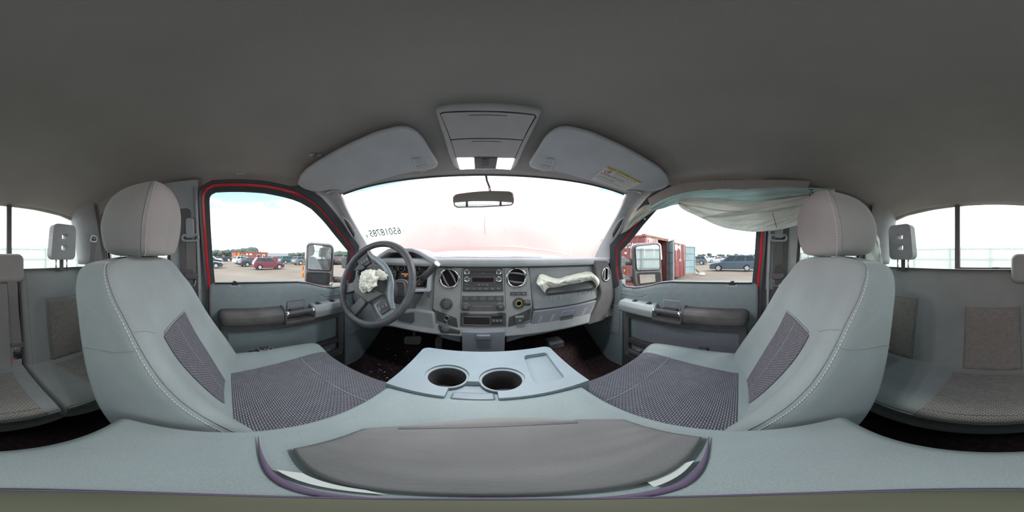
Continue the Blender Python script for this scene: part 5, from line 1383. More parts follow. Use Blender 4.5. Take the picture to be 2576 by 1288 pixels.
# sun visors
VN = [(748, 463), (755, 444), (770, 428), (790, 414), (820, 396), (850.5, 379), (906, 352.4), (940, 337.5), (964.6, 330), (990, 323.5), (1009, 321), (1026, 322.5), (1039, 328), (1052, 337), (1064.7, 351), (1083, 381.5), (1098, 405), (1102, 413), (1100, 420), (1092.7, 424), (1084, 426.5), (1070, 429),
      (1048, 432), (1010, 440), (976, 449), (940, 459), (906, 470), (862, 485), (850, 478), (832, 478), (801.5, 483), (783, 482), (766.6, 477), (754, 470)]
VP0, VA, VB = V((-.18, .32, .368)), V((-.186, .528, .328)), V((-.637, .29, .326))
VNn = (VA - VP0).cross(VB - VP0).normalized()
if VNn.z < 0: VNn = -VNn
def VH(px, py, d=0): return PL(px, py, VP0 - VNn * d, VNn)
def mirx(p, s): return V((-p.x, p.y, p.z)) if s > 0 else p
for s, lab in ((-1, 'grey sun visor folded up over the driver side'), (1, 'grey sun visor with white and yellow warning label over the passenger side')):
    O = thing('sun_visor', mirx(VH(930, 420), s), lab, 'sun visor', 'sun visors')
    bm = NB(); prism(bm, [mirx(VH(a, b), s) for a, b in VN], VNn * .016 if s < 0 else mirx(VNn * .016, 1))
    obj('visor_panel', bm, 'visor', O, bevel=.0065, seg=4)
    bm = NB(); tube(bm, [mirx(VH(a, b, .001), s) for a, b in [(862, 484.5), (906, 469.8), (940, 458.8), (976, 448.8), (1010, 439.6), (1046, 431.5)]], .0013, 6); obj('edge_bead', bm, 'light_plastic', O, smooth=True)
    bm = NB(); prism(bm, [mirx(VH(a, b, .003), s) for a, b in ((1036, 401), (1060, 398.5), (1068, 411), (1075, 427), (1046, 430), (1040, 416))], mirx(VNn, s) * .004)
    cp = obj('clip_plate', bm, 'visor', O, bevel=.0015)
    bm = NB(); prism(bm, [mirx(VH(a, b, .0045), s) for a, b in ((1047, 418), (1070, 415), (1074, 425), (1068, 421), (1052, 421.5), (1051, 429))], mirx(VNn, s) * .003); obj('clip_hook', bm, 'light_plastic', cp, bevel=.001)
    bm = NB(); prism(bm, [mirx(VH(a, b, .0035), s) for a, b in ((1042, 403), (1060, 401), (1064, 411), (1045, 413))], mirx(VNn, s) * .001); obj('clip_recess', bm, 'console', cp)
    bm = NB(); prism(bm, [mirx(VH(a, b, .004), s) for a, b in ((1052, 422), (1072, 420), (1076, 428), (1070, 431), (1056, 432))], mirx(VNn, s) * .010); obj('clip_post', bm, 'console', cp, bevel=.002)
    bm = NB(); e0 = mirx(VH(840, 480), s); tube(bm, [mirx(VH(862, 484), s) + V((0, 0, .006)), e0 + V((0, 0, .004)), mirx(VH(818, 490), s) + V((0, .01, .012))], .006, 10); obj('pivot_arm', bm, 'console', O, smooth=True)
    if s > 0:
        q = [VH(2433 - a, b, .0012) for a, b in ((1529, 418), (1617, 459.4), (1570, 480.7), (1487, 450))]
        q = [mirx(p, 1) for p in q]; n_ = mirx(VNn, 1)
        tl, tr, br, bl = q
        bm = NB(); prism(bm, q, n_ * .0008); lb = obj('warning_label', bm, 'paper', O, label='white label with yellow header and red prohibition circle')
        xd = (tr - tl); yd = (tl - bl); W_ = xd.length; H_ = yd.length
        def LP(u, v, d=.0003): return tl.lerp(tr, u).lerp(bl.lerp(br, u), v) - n_ * d
        bm = NB(); prism(bm, [LP(.005, .01, .0002), LP(.995, .01, .0002), LP(.995, .115, .0002), LP(.005, .115, .0002)], n_ * -.0003); obj('label_header', bm, 'yellow', lb)
        text_obj('label_text', '\u25b2WARNING  \u25b2AVERTISSEMENT  \u25b2ADVERTENCIA', H_ * .095, LP(.02, .062, .0007), xd, yd, 'ink', lb, 'LEFT', .0001, .00005, width=W_ * .95)
        o_ = lb.children[-1]
        for w, v, u in (('BEWARE OF SERIOUS INJURY AND DEATH', .19, .28), ('DEATH OR SERIOUS INJURY CAN OCCUR', .47, .035), ('SIT AS FAR BACK AS POSSIBLE', .70, .035)):
            text_obj('label_text', w, H_ * .060, LP(u, v, .0003), xd, yd, 'ink', lb, 'LEFT', .0001, .00006)
        bm = NB()
        for k in range(16):
            v = .26 + .042 * k; u0 = .28 if v < .42 else .035
            if min(abs(v - .47), abs(v - .70)) < .035 or v > .93: continue
            prism(bm, [LP(u0, v), LP(.93 - .08 * (k % 3), v), LP(.93 - .08 * (k % 3), v + .008), LP(u0, v + .008)], n_ * -.0001)
        tag(obj('label_fine_print', bm, 'grey_print', lb), kind='stuff')
        c = LP(.13, .27); bm = NB(); ring_torus(bm, c, n_, H_ * .135, H_ * .013, 32, 6, flat=.1); r_ = obj('prohibition_ring', bm, 'ink_red', lb)
        bm = NB(); t1 = (xd.normalized() + yd.normalized()).normalized() * H_ * .13; t2 = (xd.normalized() - yd.normalized()).normalized() * H_ * .010
        prism(bm, [c - t1 - t2, c - t1 + t2, c + t1 + t2, c + t1 - t2], n_ * -.0003); obj('prohibition_bar', bm, 'ink_red', lb)
        bm = NB(); 
        for dx, dy, rr in ((.03, .02, .035), (-.02, -.01, .028), (.055, -.03, .022)):
            p = c + xd.normalized() * dx * H_ * 1.2 + yd.normalized() * dy * H_ * 1.2; lathe(bm, p, n_, [(rr * H_, -.0001), (rr * H_, -.0003)], 10)
        obj('pictogram', bm, 'ink', lb)

# interior mirror
MR = thing('rear_view_mirror', (0, .60, .22), 'dark interior rear view mirror hanging from the windshield', 'mirror')
mn = V((0, -1, -.142)).normalized()
mo = [(1139, 505), (1139, 496), (1143, 490), (1150, 487.5), (1175, 484), (1205, 481), (1240, 479.6), (1284, 481), (1291, 485), (1293.5, 500), (1293, 510), (1288, 515.5), (1260, 517.5), (1215, 520), (1150, 521.5), (1142, 518)]
mp0 = (0, .60, .215)
bm = NB(); prism(bm, [PL(a, b, mp0, mn) for a, b in mo], -mn * .022); obj('mirror_housing', bm, 'dark_plastic', MR, bevel=.004, seg=3)
cc = sum((PL(a, b, mp0, mn) for a, b in mo), V((0, 0, 0))) / len(mo)
bm = NB(); poly(bm, [cc + (PL(a, b, mp0, mn) - cc) * .955 + mn * .0008 for a, b in mo]); obj('mirror_glass', bm, 'mirror', MR)
bm = NB(); tube(bm, [PY(1233, 481, .610), PY(1231, 470, .625), PY(1225, 455, .635), PY(1222, 438, .628)], [.005, .004, .0038, .005], 10); obj('mirror_stem', bm, 'dark_plastic', MR, smooth=True)

# crack / drip on the windshield
a = [ws_hit(x, y) + V((0, .004, .002)) for x, y in ((1219, 545), (1219.5, 556), (1218.5, 566), (1220, 576), (1219.5, 585), (1222, 592))]
bm = NB(); tube(bm, a, [.0004, .0006, .0009, .0008, .0010, .0005], 5); tag(obj('windshield_crack', bm, 'purple', smooth=True), 'thin dark vertical crack in the middle of the windshield', 'crack')

# curtain airbag on the passenger side
def sheet(name, top, bot, x0, x1, m, par, folds, seed, nu=120, nv=26, label=None, bulge=.02, famp=.006):
    tp = [(a, b, 0) for a, b in top]; bt = [(a, b, 0) for a, b in bot]
    def f(u, v):
        a = spl(tp, u); b = spl(bt, u); p = a.lerp(b, v)
        x = x0 + (x1 - x0) * v - bulge * math.sin(PI * v) * (.5 + .5 * sm((u * 4, seed, 0)))
        x += famp * math.sin(folds * v * PI + 2.5 * sm((u * 5, v * 1.5, seed)) + u * 3) * math.sin(PI * min(1, max(0, v))) + famp * .45 * sm((u * 22 + v * 6, v * 7 - u * 4, seed)) + famp * .8 * abs(sm((u * 9 + v * 5, v * 3 - u * 2, seed + 3)))
        return PX(p.x, p.y, x)
    bm = NB(); grid(bm, f, nu, nv)
    return obj(name, bm, m, par, smooth=True, solid=.0012, label=label), f
CA = thing('curtain_airbag', (.68, .1, .25), 'wrinkled grey green curtain airbag hanging over the passenger window', 'airbag')
sheet('upper_cloth', [(1636, 519), (1668, 501), (1710, 487), (1766, 477), (1836, 474), (1891, 474.5), (1970, 469), (2031, 472), (2101, 474)], [(1640, 531), (1668, 524), (1700, 515), (1766, 512), (1836, 515), (1891, 520), (1970, 515), (2031, 505), (2101, 492)], .638, .642, 'airbag_teal', CA, 5, 1.5)
sheet('headliner_flap', [(1630, 500), (1668, 478), (1710, 462), (1766, 454), (1836, 452), (1891, 452), (1970, 452), (2040, 455)], [(1636, 519), (1668, 501), (1710, 488), (1766, 479), (1836, 476), (1891, 476), (1970, 474), (2031, 478)], .636, .640, 'headliner', CA, 1, 9.1, 60, 8, label='lower edge of the headliner pushed down by the airbag', bulge=.0, famp=.001)
o_, ff = sheet('front_cloth', [(1706, 506), (1713, 498.5), (1766, 497), (1840, 502), (1905, 506), (1975, 500), (2031, 491), (2065, 484), (2101, 476)],
      [(1706, 513), (1719, 527), (1763, 548), (1813, 570), (1863, 580), (1905, 583), (1961, 577.5), (2012, 566), (2060, 556)], .630, .615, 'airbag_grey', CA, 4, 4.2, 160, 44, bulge=.028, famp=.013)
bm = NB(); tube(bm, [V(ff(u / 40 * .45 + .03, .62 - .25 * u / 40)) - V((.0015, 0, 0)) for u in range(41)], .0009, 5)
tube(bm, [V(ff(.62 + .10 * u / 20, .42 + .5 * u / 20)) - V((.0015, 0, 0)) for u in range(21)], .0013, 5)
obj('red_stitch', bm, 'redthread', CA, smooth=True)
sheet('fold_band', [(1758, 549), (1800, 540), (1850, 531), (1905, 521), (1961, 512), (2010, 501), (2060, 487), (2099, 476)], [(1762, 548), (1800, 546), (1850, 541), (1905, 535), (1961, 526), (2010, 518), (2060, 505), (2101, 490)], .618, .612, 'airbag_grey', CA, 1, 7.7, 80, 10, bulge=.016, famp=.002)
sheet('pillar_cloth', [(1597, 524), (1612, 519), (1634, 514), (1655, 513), (1668, 512)], [(1560, 590), (1578, 580), (1597, 565), (1623, 545), (1645, 530)], .668, .680, 'pillar_cloth', CA, 3, 2.2, 40, 24, label='pale green cloth twisted down the windshield pillar', bulge=.02)
sheet('rear_cloth', [(2170, 548), (2182, 552), (2194, 564), (2204, 585), (2212, 600)], [(2180, 672), (2195, 668), (2207, 669), (2217, 670), (2222, 672)], .66, .60, 'airbag_grey', CA, 4, 5.2, 30, 30, label='strip of cloth hanging behind the passenger headrest')
tx = PX(2038, 495, .62); text_obj('cloth_print', 'M2S1', .030, tx + V((-.012, 0, 0)), (0, -.15, -1), (0, -1, .15), 'ink', CA, 'CENTER', .0003)
for (x, y) in ((1916, 521), ):
    c = PX(x, y, .626); bm = NB(); lathe(bm, c, (-1, 0, 0), [(.004, 0), (.003, .001)], 12); obj('cloth_eyelet', bm, 'steel', CA)
bm = NB(); c = PX(1622, 551, .70); lathe(bm, c, (-1, 0, 0), [(.006, 0), (.006, .004), (.002, .006)], 12); obj('curtain_clip', bm, 'paper', CA, smooth=True)

# ================================================================== OUTSIDE
GZ = -CAM_H
def polar(px, r, z=GZ):
    a = (px - 1216.5) / 2576 * 2 * PI
    return V((math.sin(a) * r, math.cos(a) * r, z))
# ground
m, t, b = nmat('yard dirt')
b.inputs['Roughness'].default_value = .95; b.inputs['Specular IOR Level'].default_value = .1
c = t.nodes.new('ShaderNodeTexCoord')
n1 = t.nodes.new('ShaderNodeTexNoise'); n1.inputs['Scale'].default_value = .16; n1.inputs['Detail'].default_value = 6
mp_ = t.nodes.new('ShaderNodeMapping'); mp_.inputs['Scale'].default_value = (2.2, .45, 1)
n2 = t.nodes.new('ShaderNodeTexNoise'); n2.inputs['Scale'].default_value = 1.1; n2.inputs['Detail'].default_value = 8
t.links.new(c.outputs['Object'], n1.inputs['Vector']); t.links.new(c.outputs['Object'], mp_.inputs[0]); t.links.new(mp_.outputs[0], n2.inputs['Vector'])
r = t.nodes.new('ShaderNodeValToRGB'); r.color_ramp.elements[0].position = .32; r.color_ramp.elements[1].position = .68
r.color_ramp.elements[0].color = (.16, .13, .105, 1); r.color_ramp.elements[1].color = (.25, .215, .185, 1)
mm = t.nodes.new('ShaderNodeMath'); mm.operation = 'ADD'; mm2 = t.nodes.new('ShaderNodeMath'); mm2.operation = 'MULTIPLY'; mm2.inputs[1].default_value = .5
t.links.new(n1.outputs['Fac'], mm.inputs[0]); t.links.new(n2.outputs['Fac'], mm.inputs[1]); t.links.new(mm.outputs[0], mm2.inputs[0]); t.links.new(mm2.outputs[0], r.inputs[0])
t.links.new(r.outputs[0], b.inputs['Base Color'])
M['dirt'] = m
def f_ground(u, v):
    def w(q): q = 2 * q - 1; return math.copysign(abs(q) ** 2.6 * 260, q)
    x, y = w(u), w(v); rr = math.hypot(x, y)
    z = GZ + (.045 * sm((x * .35, y * .35, 0)) + .02 * sm((x * 1.4, y * 1.4, 3))) * (1 if rr > 4 else .2)
    return (x, y, z - .02)
bm = NB(); grid(bm, f_ground, 120, 120)
obj('ground', bm, 'dirt', smooth=True, kind='structure', label='pale rutted dirt of the vehicle yard')

# truck body shell outside the cab
bm = NB()
for s in (-1, 1):
    box(bm, tuple((s * .90 - .02, -.95, -1.10)), tuple((s * .90 + .02, .80, -.30)))
    prism(bm, [(s * .86, .80, -1.05), (s * .86, 2.30, -.95), (s * .86, 2.32, -.42), (s * .86, 1.2, -.36), (s * .86, .80, -.36)], (s * .10, 0, 0))
box(bm, (-.90, -.95, -1.12), (.90, 1.2, -.90)); box(bm, (-.86, -.94, -1.1), (.86, -.915, -.12))
RO = [(-.765, .355), (-.71, .415), (-.3, .455), (.3, .455), (.71, .415), (.765, .355)]
for (xa, za), (xb, zb) in zip(RO, RO[1:]):
    prism(bm, [(xa, -.94, za), (xb, -.94, zb), (xb, -.94, zb + .02), (xa, -.94, za + .02)], (0, 1.42, 0))
truck = obj('truck_body', bm, 'red', kind='structure', label='red painted outer body of the truck around the cab', bevel=.02)
bm = NB(); prism(bm, [(-.80, .94, -.05), (-.42, 1.13, -.05), (0, 1.19, -.05), (.42, 1.13, -.05), (.80, .94, -.05), (.80, 1.25, -.09), (0, 1.40, -.09), (-.80, 1.25, -.09)], (0, 0, .02))
cw = tag(obj('windshield_cowl', bm, 'black'), 'black plastic cowl below the windshield', 'cowl', None, 'structure')
for x0, x1, lab in ((-.10, -.45, 'thin wiper arm resting at the base of the windshield, driver side'), (.30, .01, 'thin wiper arm resting at the base of the windshield, passenger side')):
    Wp = thing('windshield_wiper', (x0, 1.2, -.03), lab, 'wiper')
    bm = NB(); tube(bm, [(x0, 1.20, -.025), (x0 + .06 * (1 if x0 > 0 else 1), 1.19, -.008), (x0 - .25, 1.19, .004), (x0 - .32, 1.20, -.018)], .004, 6); obj('wiper_arm', bm, 'black', Wp)
    bm = NB(); box(bm, (x0 - .01, 1.18, -.035), (x0 + .075, 1.205, -.008)); obj('wiper_pivot', bm, 'dark_plastic', Wp, bevel=.004)
# raised hood
HB = V((0, 1.42, .055)); HS_ = V((0, .575, .818))
def f_hood(u, v):
    x = -.80 + 1.60 * u; e_ = abs(2 * u - 1)
    L_ = 1.25 * v
    p = HB + HS_ * L_ + V((x * (1 - .08 * v), 0, 0))
    p += V((0, -.10 * e_ ** 2.4, -.072 * e_ ** 3)) * (1 - .6 * v)
    bulge = .035 * max(0, 1 - (e_ / .55) ** 4)
    n = V((0, -.818, .575)); return p + n * bulge * math.sin(PI * min(1, .12 + v * .95))
bm = NB(); grid(bm, f_hood, 50, 40)
HD = thing('hood', HB, 'raised red hood seen through the glare of the windshield', 'hood')
obj('hood_panel', bm, 'red', HD, smooth=True, solid=.02)
bm = NB(); tube(bm, [V(f_hood(u / 30, 0)) + V((0, 0, -.006)) for u in range(31)], .009, 8); obj('hood_rear_edge', bm, 'red', HD, smooth=True)
a0 = V(f_hood(.5, .90)); n_ = V((0, -.818, .575))
txt = 'SUPER DUTY'
for i, ch in enumerate('YTUD REPUS'):
    if ch == ' ': continue
    px = 1125 + 20.2 * i; q = PL(px, 467, a0 + n_ * .03, n_)
    text_obj('hood_letter', ch, .085, q, (-1, 0, 0), HS_, 'dark_plastic', HD, 'CENTER', .003)
for px, py in ((1143, 574), (1271, 582)):
    q = PL(px, py, V(f_hood(.5, .2)) + n_ * .015, n_); bm = NB(); lathe(bm, q, n_, [(.007, 0), (.007, .012), (.004, .014)], 10); obj('washer_nozzle', bm, 'black', HD, smooth=True)
# front engine bay edge seen under the hood
bm = NB()
box(bm, (-.80, 1.42, -.35), (.80, 2.20, -.24)); obj_e = tag(obj('engine_bay_cover', bm, 'pad', bevel=.02), 'dusty engine bay top below the raised hood', 'engine', None, 'structure')
bm = NB(); lathe(bm, (-.35, 1.75, -.24), (0, 0, 1), [(.12, 0), (.12, .12), (.09, .16), (.001, .17)], 20); tag(obj('air_filter_housing', bm, 'dark_plastic', smooth=True, auto=40), 'round dark housing in the engine bay under the hood', 'engine part')

# exterior mirrors
for s in (-1, 1):
    lab = 'tall towing mirror outside the ' + ('driver window with dark reflection' if s < 0 else 'passenger window reflecting the white fence')
    ctr = PX(803, 664, -1.07)
    E = V((.93, .37, 0)).normalized() if s > 0 else V((.62, .785, 0)).normalized(); Nn = V((E.y, -E.x, 0))
    if s > 0: pass
    O = thing('towing_mirror', mirx(ctr, s), lab, 'mirror', 'towing mirrors')
    def MP(px, py, d=0): return mirx(PL(px, py, ctr + Nn * d, Nn), s)
    nn = mirx(Nn, s)
    hs = [(770, 618), (773, 611), (783, 609), (828, 613), (837, 617), (840, 628), (838, 700), (836, 716), (830, 723), (790, 722), (768, 716), (765, 706), (768, 650)]
    bm = NB(); prism(bm, [MP(a, b) for a, b in hs], -nn * (.10 if s < 0 else .05)); obj('mirror_shell', bm, 'bezel', O, bevel=.018, seg=4)
    cap = [(762, 620), (768, 610), (776, 609), (776, 640), (774, 652), (762, 655)]
    bm = NB(); prism(bm, [MP(a, b, -.015) for a, b in ((768, 617), (772, 611), (783, 609), (829, 612), (838, 617), (839, 650), (765, 655))], -nn * (.11 if s < 0 else .06)); obj('mirror_cap', bm, 'paper', O, bevel=.02, seg=4, label='white painted mirror cap')
    gl = [(774, 621), (777, 616), (783, 614.5), (828, 619), (834, 622), (835, 628), (832, 676), (829, 680.5), (776, 678), (772.5, 675)]
    bm = NB(); poly(bm, [MP(a, b, .0022) for a, b in gl]); g = obj('mirror_glass', bm, 'mirror', O)
    bm = NB(); k = [MP(a, b, .0015) for a, b in gl]; tube(bm, k + k[:1], .0045, 6); obj('glass_rim', bm, 'black', O, smooth=True)
    g2 = [(771, 688), (775, 684), (826, 686), (831, 689), (829, 712), (825, 717), (773, 712), (769.5, 708)]
    bm = NB(); prism(bm, [MP(a, b, .0005) for a, b in g2], nn * .0006); sb_ = obj('lower_bezel', bm, 'black', O)
    g3 = [(785, 690), (824, 691), (822, 713), (784, 709)] 
    bm = NB(); poly(bm, [MP(a, b, .0025) for a, b in g3]); obj('convex_glass', bm, 'mirror' if s > 0 else 'carglass', O)  # driver side: dark reflection painted in as near-black glass
    for zc in (659, 703):
        bm = NB(); tube(bm, [MP(838, zc, -.05), MP(853, zc, -.05) , mirx(V((-.84, .80, MP(853, zc).z)), s)], [.026, .026, .020], 10); obj('mirror_arm', bm, 'dark_plastic', O, smooth=True, auto=50)
        bm = NB(); c = mirx(V((-.845, .78, MP(853, zc).z)), s); box(bm, (c.x - .03, c.y - .05, c.z - .04), (c.x + .03, c.y + .06, c.z + .04)); obj('arm_socket', bm, 'bezel', O, bevel=.012, seg=3)
    if s < 0:
        for y0 in (672, 690):
            bm = NB(); prism(bm, [MP(a, b, -.035) for a, b in ((758, y0 - 4), (763, y0 - 5), (764, y0 + 8), (759, y0 + 7))], -nn * .02); obj('amber_lamp', bm, 'orange_lens', O, bevel=.004, label='amber marker lamp')
# ---- cars
def paint(name, col): 
    if name not in M: M[name] = mat(name, col, .3, 0, var=.03, coat=.5)
    return name
M['tyre'] = mat('tyre rubber', (.03, .03, .032), .85)
M['alloy'] = mat('alloy wheel', (.50, .51, .52), .4, .1)
def car(label, col, loc, head, kind='hatch', group=None, detail=True):
    P_ = {'hatch': dict(L=3.9, W=1.68, H=1.50, gr=.20, belt=.92, hood=.88, nose=.62, tail=.95, wb=2.5, fo=.70, wr=.29, A0=.95, A1=.28, R1=-1.45, R0=-1.88),
          'sedan': dict(L=4.7, W=1.82, H=1.45, gr=.19, belt=.93, hood=.90, nose=.66, tail=.98, wb=2.78, fo=.92, wr=.33, A0=.95, A1=.15, R1=-1.15, R0=-1.85),
          'suv': dict(L=4.6, W=1.85, H=1.68, gr=.24, belt=1.04, hood=1.02, nose=.78, tail=1.06, wb=2.7, fo=.90, wr=.36, A0=1.05, A1=.38, R1=-1.75, R0=-2.15),
          'van': dict(L=5.1, W=1.88, H=1.78, gr=.24, belt=1.03, hood=.98, nose=.70, tail=1.05, wb=3.07, fo=.98, wr=.34, A0=1.35, A1=.45, R1=-2.25, R0=-2.48)}[kind]
    g = lambda k: P_[k]
    xf = g('L') / 2; xr = -g('L') / 2; W2 = g('W') / 2
    fw = xf - g('fo'); rw = fw - g('wb')
    T = bpy.data.objects.new('car', None); COL.objects.link(T); T.location = loc; T.rotation_euler = (0, 0, head); WPOS[T.name] = V((0, 0, 0))
    tag(T, label, 'car', group)
    def arch(cx, r): return [(cx + r * math.cos(a), g('wr') * .9 + r * math.sin(a)) for a in [PI * i / 8 for i in range(9)]]
    ra = g('wr') * 1.18
    prof = [(xf - .03, .30), (xf, .48), (xf - .02, g('nose')), (xf - .22, g('nose') + .12), (g('A0') + .1, g('hood')), (g('A0') - .3, g('belt')), (g('R0') + .25, g('belt') + .04), (xr + .10, g('tail')), (xr + .01, g('tail') - .18), (xr, .50), (xr + .05, .30), (xr + .12, g('gr'))]
    prof += [(rw - ra, g('gr'))] + [(x, z) for x, z in arch(rw, ra)][::-1] + [(rw + ra, g('gr')), (fw - ra, g('gr'))] + [(x, z) for x, z in arch(fw, ra)][::-1] + [(fw + ra, g('gr')), (xf - .12, g('gr'))]
    bm = NB(); prism(bm, [(x, -W2, z) for x, z in prof], (0, 2 * W2, 0)); o = obj('body', bm, col, T, bevel=.07 if detail else .0, seg=3)
    bm = NB(); box(bm, (rw - .3, -W2 + .22, g('gr') + .02), (fw + .3, W2 - .22, .75)); obj('underbody', bm, 'black', T)
    bt, H = g('belt') - .02, g('H')
    lo_ = [(g('A0'), -W2 + .06, bt), (g('A0'), W2 - .06, bt), (g('R0'), W2 - .06, bt + .04), (g('R0'), -W2 + .06, bt + .04)]
    hi_ = [(g('A1'), -W2 + .24, H - .03), (g('A1'), W2 - .24, H - .03), (g('R1'), W2 - .24, H - .03), (g('R1'), -W2 + .24, H - .03)]
    bm = NB(); v = [bm.verts.new(p) for p in lo_ + hi_]
    for f in ((0, 3, 2, 1), (4, 5, 6, 7), (0, 1, 5, 4), (1, 2, 6, 5), (2, 3, 7, 6), (3, 0, 4, 7)): bm.faces.new([v[i] for i in f])
    obj('cabin', bm, col, T, bevel=.05 if detail else 0, seg=3)
    def qd(a, b, c, d, f0, f1, g0=.10, g1=.88, off=.008):   # window on the quad bottom a->b, top d->c
        a, b, c, d = V(a), V(b), V(c), V(d)
        P = lambda s_, t_: a.lerp(b, s_).lerp(d.lerp(c, s_), t_)
        n = (b - a).cross(d - a).normalized()
        if n.dot(a - V((0, 0, a.z))) < 0: n = -n
        bm = NB(); prism(bm, [P(f0, g0) + n * off * .2, P(f1, g0) + n * off * .2, P(f1, g1) + n * off * .2, P(f0, g1) + n * off * .2], n * off); return bm
    for sd, (i, j) in ((1, (2, 1)), (-1, (3, 0))):
        sp_ = ((.05, .30), (.33, .63), (.66, .93)) if kind in ('suv', 'van') else ((.06, .20), (.23, .55), (.58, .92))
        for f0, f1 in sp_: obj('window', qd(lo_[i], lo_[j], hi_[j], hi_[i], f0, f1), 'carglass', T)
    obj('windshield', qd(lo_[0], lo_[1], hi_[1], hi_[0], .06, .94, .08, .92), 'carglass', T)
    obj('rear_window', qd(lo_[3], lo_[2], hi_[2], hi_[3], .08, .92, .15, .88), 'carglass', T)
    for cx in (fw, rw):
        for sd in (-1, 1):
            bm = NB(); lathe(bm, (cx, sd * (W2 - .20), g('wr')), (0, sd, 0), [(g('wr') * .6, 0), (g('wr') * .96, 0), (g('wr'), .03), (g('wr'), .17), (g('wr') * .94, .20), (g('wr') * .70, .205)], 22)
            wl = obj('wheel', bm, 'tyre', T, smooth=True, auto=40)
            bm = NB(); lathe(bm, (cx, sd * (W2 + .004), g('wr')), (0, sd, 0), [(g('wr') * .70, .0), (g('wr') * .66, .022), (g('wr') * .2, .015), (.001, .03)], 20)
            hc = obj('wheel_disc', bm, 'alloy' if detail else 'alloy', wl, smooth=True, auto=40)
            if detail:
                bm = NB()
                for k in range(5):
                    an = 2 * PI * k / 5; d = V((math.cos(an), 0, math.sin(an))); t_ = V((-d.z, 0, d.x)) * g('wr') * .10; p = V((cx, sd * (W2 + .027), g('wr')))
                    prism(bm, [p + d * g('wr') * .30 - t_, p + d * g('wr') * .30 + t_, p + d * g('wr') * .58 + t_ * .8, p + d * g('wr') * .58 - t_ * .8], (0, sd * .004, 0))
                tag(obj('wheel_slots', bm, 'tyre', wl), kind='stuff')
    if detail:
        for sd in (-1, 1):
            bm = NB(); box(bm, (xf - .22, sd * (W2 - .22) - .14, g('nose') - .02), (xf + .006, sd * (W2 - .22) + .14, g('nose') + .11)); obj('headlight', bm, 'silver', T, bevel=.03)
            bm = NB(); box(bm, (xr - .006, sd * (W2 - .14) - .10, g('tail') - .28), (xr + .16, sd * (W2 - .14) + .11, g('tail') - .06)); obj('taillight', bm, 'red_lens', T, bevel=.02)
            bm = NB(); box(bm, (g('A0') - .32, sd * (W2 + .06) - .07, bt + .02), (g('A0') - .20, sd * (W2 + .06) + .07, bt + .15)); obj('door_mirror', bm, col, T, bevel=.03)
            for xx in (-.15, -.95):
                bm = NB(); box(bm, (xx - .10, sd * (W2 + .008) - .012, bt - .11), (xx + .10, sd * (W2 + .008) + .012, bt - .075)); obj('door_handle', bm, col, T, bevel=.008)
            for xx in (.72 if kind != 'van' else .95, -.05, -.98):
                bm = NB(); box(bm, (xx - .005, sd * W2 - .003, .36), (xx + .005, sd * W2 + .003, bt - .03)); obj('door_gap', bm, 'black', T)
        bm = NB(); box(bm, (xf - .02, -W2 * .55, .36), (xf + .008, W2 * .55, .52)); obj('grille', bm, 'black', T, bevel=.02)
        bm = NB(); box(bm, (xr - .008, -.26, .62), (xr + .02, .26, .74)); obj('number_plate', bm, 'paper', T)
    return T
R90 = PI / 2
paint('maroon', (.14, .022, .045)); paint('navy', (.028, .038, .06)); paint('white paint', (.55, .57, .58)); paint('teal', (.05, .12, .13)); paint('car red', (.25, .02, .025))
paint('grey paint', (.12, .135, .15)); paint('slate blue', (.055, .09, .13)); paint('dark green', (.03, .05, .05)); paint('silver car', (.32, .34, .36))
car('maroon hatchback with silver wheels standing alone in front of the other cars', 'maroon', polar(674, 20.6), R90 + .06, 'hatch')
car('dark navy sedan parked directly behind the maroon hatchback', 'navy', polar(634, 26.5), R90 + .38, 'sedan')
car('white crossover parked between the red site office and the navy sedan', 'white paint', polar(612, 35), R90 + .42, 'suv')
car('bright red sedan beyond the front end of the maroon hatchback', 'car red', polar(695, 41), R90 + .1, 'sedan')
car('dark teal wagon with silver wheels, right of the red sedan', 'teal', polar(727, 35), R90 + .12, 'suv')
car('grey crossover half hidden by the driver side towing mirror', 'grey paint', polar(764, 31), R90 + .15, 'suv')
car('dark green car at the rear edge of the driver window, nearer one', 'dark green', polar(519, 23), R90, 'sedan')
car('black green car at the rear edge of the driver window, farther one', 'dark green', polar(531, 33), R90 - .1, 'suv')
car('small red car seen between the driver towing mirror and the pillar', 'car red', polar(857, 38), R90 + .3, 'hatch')
car('slate blue minivan beside the passenger window rear edge', 'slate blue', V((18.3, .72, GZ)), R90, 'van')
car('grey crossover parked beyond the open container door', 'grey paint', V((30.5, 8.4, GZ)), R90 + .05, 'suv')
car('white sedan behind the nose of the blue minivan', 'white paint', polar(1800, 42), R90 + .5, 'sedan')
car('silver hatchback beyond the white sedan by the minivan', 'silver car', polar(1812, 52), R90 + .4, 'hatch')
car('white van standing past the grey crossover near the container', 'white paint', polar(1790, 60), R90, 'van')
